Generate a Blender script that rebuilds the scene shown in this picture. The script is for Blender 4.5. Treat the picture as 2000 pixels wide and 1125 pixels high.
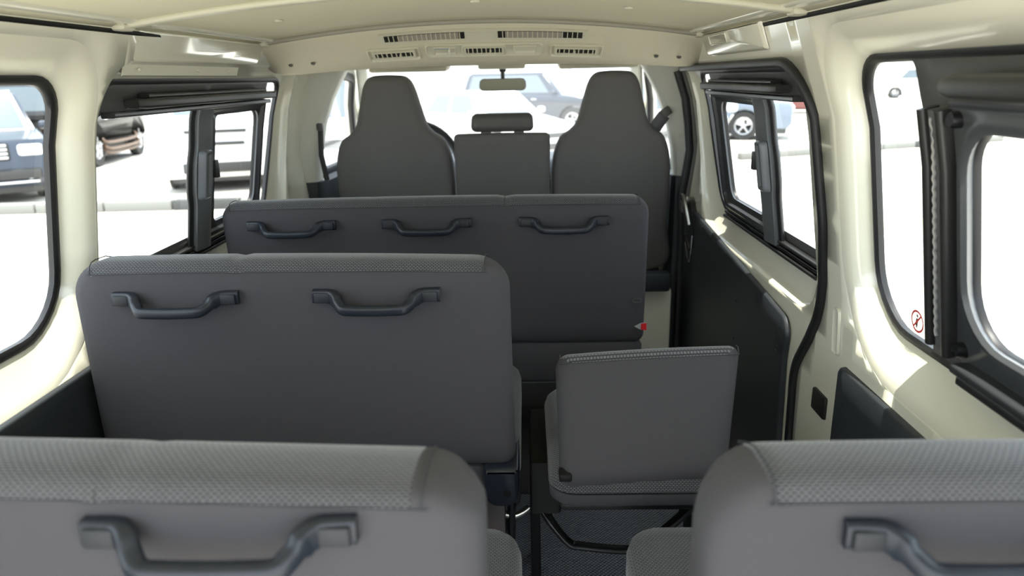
import bpy, bmesh, math, random
from mathutils import Vector, Matrix
from mathutils.geometry import delaunay_2d_cdt
random.seed(7)
for o in list(bpy.data.objects): bpy.data.objects.remove(o)
sc = bpy.context.scene
COL = sc.collection
R = math.radians

# ------------------------------------------------------------------ camera
CAM = Vector((.125, 0, 1.19))
def cam_axes(pitch, yaw, roll):
    F = Vector((-math.sin(yaw)*math.cos(pitch), math.cos(yaw)*math.cos(pitch), -math.sin(pitch)))
    r = Vector((math.cos(yaw), math.sin(yaw), 0)); u = r.cross(F)
    c, s = math.cos(roll), math.sin(roll)
    return r*c-u*s, u*c+r*s, F
cr, cu, cf = cam_axes(R(16.4), R(1.3), R(1.2))
cd = bpy.data.cameras.new('camera'); cam = bpy.data.objects.new('camera', cd); COL.objects.link(cam)
cam.matrix_world = Matrix(((cr.x, cu.x, -cf.x, CAM.x), (cr.y, cu.y, -cf.y, CAM.y), (cr.z, cu.z, -cf.z, CAM.z), (0, 0, 0, 1)))
cd.sensor_width = 36; cd.lens = 25.2; cd.clip_start = .02; cd.clip_end = 800
cd.dof.use_dof = True; cd.dof.focus_distance = 1.6; cd.dof.aperture_fstop = 3.6
sc.camera = cam
# ------------------------------------------------------------------ light, exposure
w = bpy.data.worlds.new('sky'); sc.world = w; w.use_nodes = True
nt = w.node_tree; nt.nodes.clear()
wo = nt.nodes.new('ShaderNodeOutputWorld'); bg = nt.nodes.new('ShaderNodeBackground')
bg.inputs[0].default_value = (.80, .90, 1.0, 1); bg.inputs[1].default_value = 2.2
nt.links.new(bg.outputs[0], wo.inputs[0])
sd = bpy.data.lights.new('sun', 'SUN'); sun = bpy.data.objects.new('sun', sd); COL.objects.link(sun)
sd.energy = 7.0; sd.angle = R(.6); sd.color = (1, .95, .86)
sun.rotation_euler = Vector((.045, -.08, 1)).to_track_quat('Z', 'Y').to_euler()
sun.location = (0, 0, 20)
sc.view_settings.view_transform = 'Standard'; sc.view_settings.look = 'None'
sc.view_settings.exposure = .95; sc.view_settings.gamma = 1
sc.view_settings.use_curve_mapping = False
try:
    sc.cycles.max_bounces = 12; sc.cycles.transparent_max_bounces = 24; sc.cycles.diffuse_bounces = 6
except Exception: pass

# ------------------------------------------------------------------ materials
def new_mat(name):
    m = bpy.data.materials.new(name); m.use_nodes = True
    return m, m.node_tree, m.node_tree.nodes['Principled BSDF']
def pmat(name, col, rough=.5, metal=0, coat=0, bump=0, bscale=200, var=0, spec=.5):
    m, t, b = new_mat(name)
    b.inputs['Base Color'].default_value = (*col, 1); b.inputs['Roughness'].default_value = rough
    b.inputs['Metallic'].default_value = metal; b.inputs['Coat Weight'].default_value = coat
    b.inputs['Coat Roughness'].default_value = .06; b.inputs['Specular IOR Level'].default_value = spec
    if bump or var:
        tc = t.nodes.new('ShaderNodeTexCoord'); n = t.nodes.new('ShaderNodeTexNoise')
        n.inputs['Scale'].default_value = bscale; n.inputs['Detail'].default_value = 3
        t.links.new(tc.outputs['Object'], n.inputs['Vector'])
        if bump:
            bp = t.nodes.new('ShaderNodeBump'); bp.inputs['Strength'].default_value = bump; bp.inputs['Distance'].default_value = .002
            t.links.new(n.outputs['Fac'], bp.inputs['Height']); t.links.new(bp.outputs[0], b.inputs['Normal'])
        if var:
            mx = t.nodes.new('ShaderNodeMix'); mx.data_type = 'RGBA'
            mx.inputs[6].default_value = (*[c*(1-var) for c in col], 1); mx.inputs[7].default_value = (*[min(1, c*(1+var)) for c in col], 1)
            t.links.new(n.outputs['Fac'], mx.inputs[0]); t.links.new(mx.outputs[2], b.inputs['Base Color'])
    return m
def weave_mat(name, c1, c2, sx, bump=.6, rough=.85, aspect=.62, sign='ADD'):
    m, t, b = new_mat(name); b.inputs['Roughness'].default_value = rough
    b.inputs['Sheen Weight'].default_value = .25
    tc = t.nodes.new('ShaderNodeTexCoord'); sp = t.nodes.new('ShaderNodeSeparateXYZ'); ad = t.nodes.new('ShaderNodeMath'); ad.operation = sign; cb = t.nodes.new('ShaderNodeCombineXYZ')
    t.links.new(tc.outputs['Object'], sp.inputs[0]); t.links.new(sp.outputs[1], ad.inputs[0]); t.links.new(sp.outputs[2], ad.inputs[1])
    t.links.new(sp.outputs[0], cb.inputs[0]); t.links.new(ad.outputs[0], cb.inputs[1])
    br = t.nodes.new('ShaderNodeTexBrick'); br.inputs['Scale'].default_value = sx
    br.inputs['Brick Width'].default_value = 1.0; br.inputs['Row Height'].default_value = aspect; br.inputs['Mortar Size'].default_value = .17; br.inputs['Mortar Smooth'].default_value = .3
    br.inputs['Color1'].default_value = (*c1, 1); br.inputs['Color2'].default_value = (*[c*.85 for c in c1], 1); br.inputs['Mortar'].default_value = (*c2, 1)
    t.links.new(cb.outputs[0], br.inputs['Vector']); t.links.new(br.outputs['Color'], b.inputs['Base Color'])
    bp = t.nodes.new('ShaderNodeBump'); bp.inputs['Strength'].default_value = bump; bp.inputs['Distance'].default_value = .002; bp.invert = True
    t.links.new(br.outputs['Fac'], bp.inputs['Height']); t.links.new(bp.outputs[0], b.inputs['Normal'])
    return m
def glass_mat(name, tint, haze=0, tr=1):
    m = bpy.data.materials.new(name); m.use_nodes = True; t = m.node_tree; t.nodes.clear()
    o = t.nodes.new('ShaderNodeOutputMaterial'); tp = t.nodes.new('ShaderNodeBsdfTransparent'); gl = t.nodes.new('ShaderNodeBsdfGlossy')
    tp.inputs[0].default_value = (*tint, 1); gl.inputs['Roughness'].default_value = .02
    lw = t.nodes.new('ShaderNodeLayerWeight'); lw.inputs[0].default_value = .5
    pw = t.nodes.new('ShaderNodeMath'); pw.operation = 'POWER'; pw.inputs[1].default_value = 5
    ma = t.nodes.new('ShaderNodeMath'); ma.operation = 'MULTIPLY_ADD'; ma.inputs[1].default_value = .8; ma.inputs[2].default_value = .05
    t.links.new(lw.outputs['Facing'], pw.inputs[0]); t.links.new(pw.outputs[0], ma.inputs[0])
    mx = t.nodes.new('ShaderNodeMixShader'); t.links.new(ma.outputs[0], mx.inputs[0]); t.links.new(tp.outputs[0], mx.inputs[1]); t.links.new(gl.outputs[0], mx.inputs[2])
    last = mx
    if haze:
        df = t.nodes.new('ShaderNodeBsdfTranslucent'); df.inputs[0].default_value = (.9, .9, .88, 1)  # translucent share mixed in as a pale veil over the view
        m2 = t.nodes.new('ShaderNodeMixShader'); m2.inputs[0].default_value = haze
        t.links.new(mx.outputs[0], m2.inputs[1]); t.links.new(df.outputs[0], m2.inputs[2]); last = m2
    t.links.new(last.outputs[0], o.inputs[0])
    return m
def mat_floor():
    m, t, b = new_mat('rubber_mat'); b.inputs['Roughness'].default_value = .38
    b.inputs['Base Color'].default_value = (.085, .097, .115, 1)
    tc = t.nodes.new('ShaderNodeTexCoord'); mp = t.nodes.new('ShaderNodeMapping'); mp.inputs['Rotation'].default_value = (0, 0, R(45))
    t.links.new(tc.outputs['Object'], mp.inputs[0])
    v = t.nodes.new('ShaderNodeTexVoronoi'); v.inputs['Scale'].default_value = 130; v.inputs['Randomness'].default_value = 0
    t.links.new(mp.outputs[0], v.inputs['Vector'])
    bp = t.nodes.new('ShaderNodeBump'); bp.inputs['Strength'].default_value = 1; bp.inputs['Distance'].default_value = .003; bp.invert = True
    t.links.new(v.outputs['Distance'], bp.inputs['Height']); t.links.new(bp.outputs[0], b.inputs['Normal'])
    rp = t.nodes.new('ShaderNodeValToRGB'); rp.color_ramp.elements[0].position = .25; rp.color_ramp.elements[0].color = (.22, .25, .29, 1)
    rp.color_ramp.elements[1].position = .5; rp.color_ramp.elements[1].color = (.03, .035, .042, 1)
    t.links.new(v.outputs['Distance'], rp.inputs[0]); t.links.new(rp.outputs[0], b.inputs['Base Color'])
    return m
PAINT = pmat('cream_paint', (.77, .755, .625), .16, coat=.5)
PILLAR = pmat('cream_plastic', (.70, .69, .60), .5)
HEAD = pmat('headliner_fabric', (.63, .595, .435), .9, bump=.25, bscale=420, var=.05)
CONS = pmat('console_fabric', (.60, .565, .43), .9, bump=.35, bscale=330, var=.08)
VENT = pmat('console_plastic', (.58, .56, .44), .45)
SEAT = pmat('plain_seat_fabric', (.054, .052, .058), .92, bump=.5, bscale=900, var=.12)
FRONTSEAT = pmat('front_seat_fabric', (.135, .131, .127), .92, bump=.5, bscale=900, var=.10)
WEAVE = weave_mat('woven_seat_fabric', (.130, .130, .140), (.015, .016, .019), 150)
WEAVEF = weave_mat('woven_fabric_folded_back', (.150, .150, .160), (.016, .017, .020), 150, sign='SUBTRACT')
PIPE = pmat('seam_thread', (.035, .036, .04), .8)
TRIM = pmat('charcoal_trim_vinyl', (.030, .035, .040), .42, bump=.3, bscale=500)
FRAME_LIT = pmat('satin_lit_frame', (.065, .070, .075), .3)  # black slider frame lightened all over, its highlight band put into the colour
BOW = pmat('bow_trim', (.34, .32, .26), .6)
GREYTRIM = pmat('grey_trim_plastic', (.10, .098, .09), .5)
HAND = pmat('handle_plastic', (.014, .018, .026), .36, spec=.4)
MECH = pmat('dull_black_steel', (.008, .008, .008), .55, spec=.2)
BLACK = pmat('black_plastic', (.022, .022, .021), .38)
GREYB = pmat('blackout_grey', (.07, .07, .072), .55)
RUBB = pmat('black_rubber', (.012, .012, .013), .45)
FRAME = pmat('satin_black_frame', (.036, .038, .042), .28)
STEER = pmat('wheel_plastic', (.035, .038, .045), .4)
SLATE = pmat('slider_plastic', (.115, .125, .135), .33)
STEEL = pmat('black_steel', (.03, .03, .032), .25, metal=.6)
CHROME = pmat('chrome', (.75, .77, .76), .12, metal=1)
ALU = pmat('silver_bar', (.55, .53, .5), .28, metal=1)
RED = pmat('red_mark', (.65, .01, .015), .5)
WHITE = pmat('white_mark', (.8, .8, .8), .5)
CARPET = pmat('carpet', (.03, .03, .03), .95, bump=1, bscale=350, var=.5)
MAT = mat_floor()
GLASS = glass_mat('window_glass', (.93, .95, .94))
WIND = glass_mat('hazy_windscreen_glass', (.90, .93, .93), haze=.05)  # pale veil in the material stands in for flare and haze off the glass
DOORGL = glass_mat('hazy_door_glass', (.92, .94, .94), haze=.04)  # slight translucent veil mixed into the clear glass
DASH = pmat('dashboard_plastic', (.045, .052, .065), .6)
MIRR = pmat('mirror_glass', (.75, .77, .74), .02, metal=1)
BRUSH = pmat('felt_brush', (.10, .10, .105), .95, bump=1, bscale=300)
STIT = pmat('grey_lacing', (.42, .41, .40), .8)
GROUND = pmat('parking_ground', (.56, .53, .47), .9, bump=.3, bscale=40, var=.10)
KERBW = pmat('kerb_concrete', (.20, .20, .185), .9); KERBD = pmat("kerb_dark_paint", (.06, .062, .06), .9)
YEL = pmat('yellow_paint', (.80, .62, .30), .8); WHP = pmat('white_paint_mark', (.85, .85, .82), .8)

# ------------------------------------------------------------------ object helpers
ORG = {}
def tag(o, label=None, cat=None, group=None, kind=None):
    if label: o['label'] = label
    if cat: o['category'] = cat
    if group: o['group'] = group
    if kind: o['kind'] = kind
    return o
def thing(name, loc, label=None, cat=None, group=None, kind=None, parent=None):
    o = bpy.data.objects.new(name, None); COL.objects.link(o); o.empty_display_size = .1
    ORG[o.name] = Vector(loc); o.location = loc
    if parent: o.parent = parent; o.location = Vector(loc)-ORG[parent.name]
    return tag(o, label, cat, group, kind)
class MB:
    def __init__(s): s.V = []; s.F = []
    def add(s, V, F):
        n = len(s.V); s.V += [Vector(v) for v in V]; s.F += [tuple(i+n for i in f) for f in F]; return s
    def box(s, c, d, bev=0, rot=None, seg=2, taper=None):
        bm = bmesh.new(); bmesh.ops.create_cube(bm, size=1)
        for v in bm.verts:
            v.co = Vector((v.co.x*d[0], v.co.y*d[1], v.co.z*d[2]))
            if taper and v.co.z > 0: v.co.x *= taper[0]; v.co.y *= taper[1]
        if bev: bmesh.ops.bevel(bm, geom=list(bm.edges), offset=bev, segments=seg, affect='EDGES', profile=.5)
        M = Matrix.Translation(Vector(c)) @ (rot.to_4x4() if rot is not None else Matrix())
        bm.verts.index_update()
        s.add([M @ v.co for v in bm.verts], [[v.index for v in f.verts] for f in bm.faces]); bm.free(); return s
    def bounds(s, x0, x1, y0, y1, z0, z1, bev=0, seg=2):
        return s.box(((x0+x1)/2, (y0+y1)/2, (z0+z1)/2), (abs(x1-x0), abs(y1-y0), abs(z1-z0)), bev, seg=seg)
    def sweep(s, P, sec, up=(0, 0, 1), closed=False):
        P = [Vector(p) for p in P]; up = Vector(up); n = len(P); V = []
        for i, p in enumerate(P):
            a = P[(i-1) % n] if (closed or i > 0) else p; b = P[(i+1) % n] if (closed or i < n-1) else p
            t = (b-a).normalized(); sd_ = t.cross(up)
            if sd_.length < 1e-4: sd_ = t.cross(Vector((1, 0, 0)))
            sd_.normalize(); uu = sd_.cross(t)
            q = sec(i/(n-1)) if callable(sec) else sec
            m = len(q)
            V += [p+sd_*x+uu*y for x, y in q]
        F = []
        for i in range(n if closed else n-1):
            for j in range(m):
                F.append((i*m+j, i*m+(j+1) % m, ((i+1) % n)*m+(j+1) % m, ((i+1) % n)*m+j))
        if not closed: F.append(tuple(range(m-1, -1, -1))); F.append(tuple((n-1)*m+j for j in range(m)))
        return s.add(V, F)
    def tube(s, P, r, n=10, closed=False, up=(0, 0, 1)):
        return s.sweep(P, [(r*math.cos(2*math.pi*k/n), r*math.sin(2*math.pi*k/n)) for k in range(n)], up, closed)
    def loft(s, rings, cap0=False, cap1=False, closed=True):
        m = len(rings[0]); V = [v for r_ in rings for v in r_]; F = []
        for i in range(len(rings)-1):
            for j in range(m if closed else m-1):
                F.append((i*m+j, i*m+(j+1) % m, (i+1)*m+(j+1) % m, (i+1)*m+j))
        if cap0: F.append(tuple(range(m-1, -1, -1)))
        if cap1: F.append(tuple((len(rings)-1)*m+j for j in range(m)))
        return s.add(V, F)
    def lathe(s, prof, c, ax='y', n=24):
        rings = []
        for k in range(n):
            a = 2*math.pi*k/n; ring = []
            for r_, h in prof:
                x, y = r_*math.cos(a), r_*math.sin(a)
                ring.append(Vector(c)+(Vector((x, h, y)) if ax == 'y' else Vector((h, x, y)) if ax == 'x' else Vector((x, y, h))))
            rings.append(ring)
        rings.append(rings[0]); return s.loft(rings, closed=False)
    def prism(s, poly, fn, d0, d1, bev=0):
        bm = bmesh.new(); n = len(poly)
        a = [bm.verts.new(fn(p[0], p[1], d0)) for p in poly]; b = [bm.verts.new(fn(p[0], p[1], d1)) for p in poly]
        bm.faces.new(a[::-1]); bm.faces.new(b)
        for i in range(n): bm.faces.new((a[i], a[(i+1) % n], b[(i+1) % n], b[i]))
        bmesh.ops.recalc_face_normals(bm, faces=bm.faces)
        if bev:
            es = [e for e in bm.edges if (e.verts[0] in a) == (e.verts[1] in a)]
            bmesh.ops.bevel(bm, geom=es, offset=bev, segments=3, affect='EDGES', profile=.5)
        bm.verts.index_update()
        s.add([v.co.copy() for v in bm.verts], [[v.index for v in f.verts] for f in bm.faces]); bm.free(); return s
    def xf(s, M): s.V = [M @ v for v in s.V]; return s
    def build(s, name, mat, parent=None, angle=38, recalc=True, thick=0, toff=1, weld=False):
        if parent is not None: org = ORG[parent.name]
        else:
            xs = [v.x for v in s.V]; ys = [v.y for v in s.V]; zs = [v.z for v in s.V]
            org = Vector(((min(xs)+max(xs))/2, (min(ys)+max(ys))/2, min(zs)))
        me = bpy.data.meshes.new(name); me.from_pydata([v-org for v in s.V], [], s.F); me.update()
        if recalc or weld:
            bm = bmesh.new(); bm.from_mesh(me)
            if weld: bmesh.ops.remove_doubles(bm, verts=bm.verts, dist=1e-5)
            if recalc: bmesh.ops.recalc_face_normals(bm, faces=bm.faces)
            bm.to_mesh(me); bm.free()
        me.polygons.foreach_set('use_smooth', [True]*len(me.polygons)); me.set_sharp_from_angle(angle=R(angle))
        me.materials.append(mat)
        o = bpy.data.objects.new(name, me); COL.objects.link(o); ORG[o.name] = org
        if parent is not None: o.parent = parent
        else: o.location = org
        if thick:
            md = o.modifiers.new('thickness', 'SOLIDIFY'); md.thickness = thick; md.offset = toff
        return o
def rsec(w, h, r, n=3):
    q = []
    for cx, cy, a0 in ((w/2-r, h/2-r, 0), (-w/2+r, h/2-r, 90), (-w/2+r, -h/2+r, 180), (w/2-r, -h/2+r, 270)):
        for k in range(n+1):
            a = R(a0+90*k/n); q.append((cx+r*math.cos(a), cy+r*math.sin(a)))
    return q
def rloop(C, seg=7, sub=6):
    """closed loop with rounded corners; C = [(a,b,r)...]"""
    n = len(C); arcs = []
    for i in range(n):
        p = Vector(C[i][:2]); r_ = C[i][2]; a = Vector(C[i-1][:2]); b = Vector(C[(i+1) % n][:2])
        da = (a-p).normalized(); db = (b-p).normalized(); ang = da.angle(db); t = min(r_/math.tan(ang/2), .49*(a-p).length, .49*(b-p).length)
        rr = t*math.tan(ang/2); c = p+(da+db).normalized()*(rr/math.sin(ang/2))
        s0 = p+da*t; s1 = p+db*t
        a0 = math.atan2(s0.y-c.y, s0.x-c.x); a1 = math.atan2(s1.y-c.y, s1.x-c.x); d = (a1-a0+math.pi) % (2*math.pi)-math.pi
        arcs.append([(c.x+rr*math.cos(a0+d*k/seg), c.y+rr*math.sin(a0+d*k/seg)) for k in range(seg+1)])
    out = []
    for i in range(n):
        out += arcs[i]; e = Vector(arcs[i][-1]); f = Vector(arcs[(i+1) % n][0])
        for k in range(1, sub): q = e.lerp(f, k/sub); out.append((q.x, q.y))
    return out
def area(L): return sum(L[i][0]*L[(i+1) % len(L)][1]-L[(i+1) % len(L)][0]*L[i][1] for i in range(len(L)))/2
def inset(L, m):
    n = len(L); sg = 1 if area(L) > 0 else -1; out = []
    for i in range(n):
        a = Vector(L[i-1]); b = Vector(L[(i+1) % n]); t = (b-a).normalized(); nr = Vector((-t.y, t.x))*sg
        out.append((L[i][0]+nr.x*m, L[i][1]+nr.y*m))
    return out
def smooth(P, n=6, closed=False):
    P = [Vector(p) for p in P]; out = []; N = len(P)
    for i in range(N if closed else N-1):
        p0 = P[(i-1) % N] if closed or i > 0 else P[0]; p1 = P[i]; p2 = P[(i+1) % N]; p3 = P[(i+2) % N] if closed or i+2 < N else P[-1]
        for k in range(n):
            t = k/n; out.append(.5*((2*p1)+(p2-p0)*t+(2*p0-5*p1+4*p2-p3)*t*t+(3*p1-p0-3*p2+p3)*t**3))
    if not closed: out.append(P[-1])
    return out
# ------------------------------------------------------------------ side wall shape of the van (half width over height)
WP = [(-1, .775), (.60, .775), (.75, .765), (1.1, .71), (1.3, .64), (1.5, .55)]
def W(z):
    for (a, p), (b, q) in zip(WP, WP[1:]):
        if z <= b: return p+(q-p)*(z-a)/(b-a)
    return WP[-1][1]
def flare(y, z):   # the upper body stands more upright towards the front pillars
    t = min(1, max(0, (y-2.55)/.25)); return .055*t*t*(3-2*t)*min(1, max(0, (z-.72)/.2))
def wp(s, off, y, z): return Vector((s*(W(z)+off+flare(y, z)), y, z))
def inside(pt, L):
    x, y = pt; c = False; n = len(L)
    for i in range(n):
        x1, y1 = L[i]; x2, y2 = L[(i+1) % n]
        if (y1 > y) != (y2 > y) and x < (x2-x1)*(y-y1)/(y2-y1)+x1: c = not c
    return c
def sheet_mb(outer, holes, fn, step=.06):
    V = []; E = []
    for L in [outer]+holes:
        n0 = len(V); V += [Vector(p) for p in L]; E += [(n0+i, n0+(i+1) % len(L)) for i in range(len(L))]
    ys = [p[0] for p in outer]; zs = [p[1] for p in outer]
    y = min(ys)+step*.53
    while y < max(ys):
        z = min(zs)+step*.47
        while z < max(zs):
            if inside((y, z), outer) and not any(inside((y, z), h) for h in holes): V.append(Vector((y, z)))
            z += step
        y += step
    r_ = delaunay_2d_cdt(V, E, [], 0, 1e-6); vs, fs = r_[0], r_[2]
    F = []
    for f in fs:
        c = (sum(vs[i].x for i in f)/3, sum(vs[i].y for i in f)/3)
        if inside(c, outer) and not any(inside(c, h) for h in holes): F.append(tuple(f))
    mb = MB(); mb.add([fn(v.x, v.y) for v in vs], F); return mb
def wsheet(name, s, outer, holes, off, mat, parent=None, step=.06, thick=.004):
    mb = sheet_mb(outer, holes, lambda y, z: wp(s, off, y, z), step)
    # outward-facing thickness
    o = mb.build(name, mat, parent, angle=60, recalc=False)
    md = o.modifiers.new('thickness', 'SOLIDIFY'); md.thickness = thick
    me = o.data; nx = sum(p.normal.x*p.area for p in me.polygons)
    md.offset = 1 if nx*s > 0 else -1
    return o
def rings(s, spec): return [[wp(s, off, y, z) for y, z in L] for L, off in spec]

# ================================================================== THE VAN SHELL
def crown(x, base=1.30, h=.05): return base+h*(1-min(1, (x/.64)**2))
# floor
fl = MB(); fl.bounds(-.80, .80, -.12, 3.45, -.03, 0); o = fl.build('floor', MAT); tag(o, kind='structure')
cp = MB(); cp.bounds(-.76, .76, 1.87, 2.66, .0005, .008); o = cp.build('carpet', CARPET)
tag(o, 'black speckled carpet on the floor between the folded jump seat and the front seats', 'carpet')
# ceiling
NX = 28
def roof_grid(y0, y1, ny, dz=0, sag=True):
    V = []; F = []
    for j in range(ny+1):
        y = y0+(y1-y0)*j/ny
        for i in range(NX+1):
            x = -.665+1.33*i/NX; V.append((x, y, (crown(x) if abs(x) < .64 else 1.30-(abs(x)-.64)*.6)+dz))
    for j in range(ny):
        for i in range(NX): a = j*(NX+1)+i; F.append((a, a+1, a+NX+2, a+NX+1))
    return V, F
m = MB(); m.add(*roof_grid(-.12, 2.24, 13)); ceil = m.build('ceiling', HEAD, recalc=False, angle=80); tag(ceil, kind='structure')
md = ceil.modifiers.new('t', 'SOLIDIFY'); md.thickness = .03; md.offset = 1
m = MB(); m.add(*roof_grid(2.2, 3.5, 6, dz=.035)); rf = m.build('roof_skin', PAINT, recalc=False, angle=80); rf['kind'] = 'structure'
md = rf.modifiers.new('t', 'SOLIDIFY'); md.thickness = .02; md.offset = 1
for n_, yb in ((1, 1.43), (2, 2.19), (3, .66)):
    m = MB(); P = [(-.655+1.31*i/40, yb, crown(-.655+1.31*i/40)-.004) for i in range(41)]
    m.sweep(P, rsec(.034, .012, .005)); t = m.build('trim_%d' % n_, BOW if n_ == 2 else VENT); tag(t, kind='structure')
    for s in (-1, 1):
        e = MB(); e.box((s*.642, yb-.004, 1.296), (.05, .046, .016), .007); e.build('end_cap', VENT, t)
# headliner pins
for (px_, py_) in ((-.44, 1.75), (.02, 1.66), (.36, 1.72)):
    m = MB(); m.lathe([(.0005, -.004), (.009, -.004), (.011, 0)], (px_, py_, crown(px_)), 'z', 16); m.build('headliner_pin', VENT, ceil)
# dark seam lines between headliner and rails
for nm, s in (('left', -1), ('right', 1)):
    m = MB(); m.tube([(s*.650, y, 1.290) for y in (-.12, .8, 1.5, 2.2)], .008); t = m.build('trim_seam_'+nm, MECH); tag(t, kind='structure')

# ---- window loops (y,z)
REAR_A = rloop([(.14, .655, .10), (1.375, .655, .19), (1.375, 1.245, .09), (.14, 1.245, .10)])
REAR_A0 = inset(REAR_A, -.022)
REAR_B = rloop([(.17, .722, .07), (1.352, .722, .12), (1.352, 1.207, .075), (.17, 1.207, .07)])
REAR_BR = rloop([(.17, .718, .07), (1.358, .718, .12), (1.358, 1.213, .075), (.17, 1.213, .07)])
def mid_loop(y0, m_=0, fr=2.61, fb=2.52, zb=.735, zt=1.20):
    return rloop([(y0+m_, zb+m_, .08), (fb-m_, zb+m_, .09), (fr-m_, zt-m_, .06), (y0+m_, zt-m_, .09)])
LM_A = rloop([(1.41, .66, .10), (2.60, .66, .14), (2.70, 1.235, .07), (1.41, 1.235, .11)])
LM_B = mid_loop(1.44)
RM_A = rloop([(1.545, .655, .10), (2.60, .66, .14), (2.70, 1.216, .05), (1.545, 1.216, .10)])
RM_B = mid_loop(1.585)
DOOR_AP = rloop([(1.60, .02, .04), (2.93, .02, .04), (2.90, 1.212, .04), (1.485, 1.212, .12), (1.468, .88, .3), (1.50, .68, .2), (1.625, .50, .12)], sub=5)
def window_frame_rings(wall, s, A0, A, B, nm='window_recess', mat=PAINT, base=0):
    mb = MB(); Am = [(.45*a[0]+.55*b[0], .45*a[1]+.55*b[1]) for a, b in zip(A, B)]
    mb.loft(rings(s, [(A0, base), (inset(A0, .010), base+.002), (A, base+.009), (Am, base+.030), (B, .052)]))
    return mb.build(nm, mat, wall, angle=70)
def gasket(parent, s, B, off=.05, w_=.020):
    mb = MB(); mb.loft(rings(s, [(inset(B, -.004), off+.006), (inset(B, -.002), off-.004), (inset(B, w_*.5), off-.006), (inset(B, w_), off-.001), (inset(B, w_), off+.010)]))
    return mb.build('gasket', RUBB, parent, angle=50)

# ---- left wall
out_L = [(-.12, 0)]+[(y, 0) for y in (.5, 1, 1.5, 2, 2.5)]+[(3.02, 0), (3.02, .4), (3.02, .8), (3.02, 1.29)]+[(y, 1.30) for y in (2.5, 2, 1.5, 1, .5)]+[(-.12, 1.30), (-.12, .9), (-.12, .4)]
wl = wsheet('wall_left', -1, out_L, [REAR_A0, inset(LM_A, -.004)], 0, PAINT, thick=.01); tag(wl, kind='structure')
window_frame_rings(wl, -1, REAR_A0, REAR_A, REAR_B)
mb = MB(); mb.loft(rings(-1, [(inset(LM_A, -.004), 0), (LM_A, .006), (inset(LM_A, .012), .035), (LM_B, .052)])); mb.build('window_recess', PAINT, wl, angle=70)
wr = wsheet('wall_right', 1, out_L, [REAR_A0, DOOR_AP], 0, PAINT, thick=.01); tag(wr, kind='structure')
window_frame_rings(wr, 1, REAR_A0, REAR_A, REAR_BR)
# body outside skins so that no light leaks past the recesses
for wall, s, hs in ((wl, -1, [REAR_B, LM_B]), (wr, 1, [REAR_BR, RM_B])):
    wsheet('outer_skin', s, [(p[0], p[1]-.25 if p[1] == 0 else p[1]) for p in out_L], hs, .058, PAINT, wall, thick=.004)
    m = MB(); m.sweep([(s*(W(1.30)+.02), y, 1.315) for y in (-.12, 1, 2, 3.1)], rsec(.13, .03, .01)); m.build('roof_gutter', PAINT, wall)
    # roof rail cover
    ys0 = 1.50 if s < 0 else 1.66
    L = rloop([(ys0, 1.236, .006), (2.175, 1.236, .03), (2.19, 1.297, .004), (ys0, 1.297, .004)], sub=6)
    rp = lambda y: 1 if s > 0 else min(1, max(0, (y-1.50)/.35))
    mb = MB(); mb.loft([[wp(s, o_*rp(y), y, z) for y, z in l] for l, o_ in ((L, -.001), (inset(L, .003), -.009), (inset(L, .006), -.011))], cap1=True); mb.build('roof_rail_cover', PAINT, wall, angle=50)
# embossed pocket on right rail, left upper bracket strip
L = rloop([(1.93, 1.262, .006), (2.10, 1.262, .006), (2.10, 1.288, .006), (1.93, 1.288, .006)], sub=3)
mb = MB(); mb.loft(rings(1, [(L, -.011), (inset(L, .002), -.014), (inset(L, .004), -.011)]), cap1=True); mb.build('embossed_pocket', PAINT, wr)
m = MB(); m.loft(rings(-1, [([(1.50, 1.207), (2.10, 1.207), (2.10, 1.232), (1.50, 1.232)], .020), ([(1.50, 1.209), (2.10, 1.209), (2.10, 1.231), (1.50, 1.231)], .016)]), cap1=True)
for yy in (1.55, 1.83, 2.02): m.lathe([(.0005, 0), (.004, .001), (.004, .006)], wp(-1, .012, yy, 1.22), 'x', 10)
m.build('upper_bracket', PAINT, wl)
# lower trim panels of the walls
def trim_panel(wall, s, P, nm='lower_trim_panel', base=0, mat=TRIM):
    L = rloop(P, sub=5); mb = sheet_mb(inset(L, .006), [], lambda y, z: wp(s, base-.012, y, z))
    mb.loft(rings(s, [(L, base), (inset(L, .002), base-.009), (inset(L, .006), base-.012)])); return mb.build(nm, mat, wall, angle=60, weld=True)
trim_panel(wl, -1, [(.10, .03, .02), (1.375, .03, .02), (1.375, .642, .03), (.10, .642, .02)])
trim_panel(wl, -1, [(1.43, .03, .02), (2.88, .03, .02), (2.88, .655, .03), (1.43, .655, .02)])
trim_panel(wr, 1, [(.10, .03, .02), (1.388, .03, .02), (1.388, .608, .02), (.10, .608, .02)])
# pillar details: embossed clips and door buffer
for wall, s in ((wr, 1), (wl, -1)):
    L = rloop([(1.405, .615, .012), (1.437, .615, .012), (1.437, .72, .016), (1.405, .72, .012)], sub=2)
    mb = MB(); mb.loft(rings(s, [(L, -.0005), (inset(L, .003), -.006), (inset(L, .006), -.004)]), cap1=True); mb.build('pillar_clip', PAINT, wall)
m = MB(); P0 = [wp(1, -.006, 1.455, .478)]; m.box(wp(1, -.002, 1.474, .478), (.012, .070, .052), .005); o = m.build('door_buffer', BLACK, wr); tag(o, 'black rubber buffer')
# door opening weatherstrip (right)
mb = MB(); mb.sweep([wp(1, -.004, y, z) for y, z in inset(DOOR_AP, .004)], rsec(.022, .020, .007), up=(1, 0, 0), closed=True); mb.build('door_weatherstrip', RUBB, wr)

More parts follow.
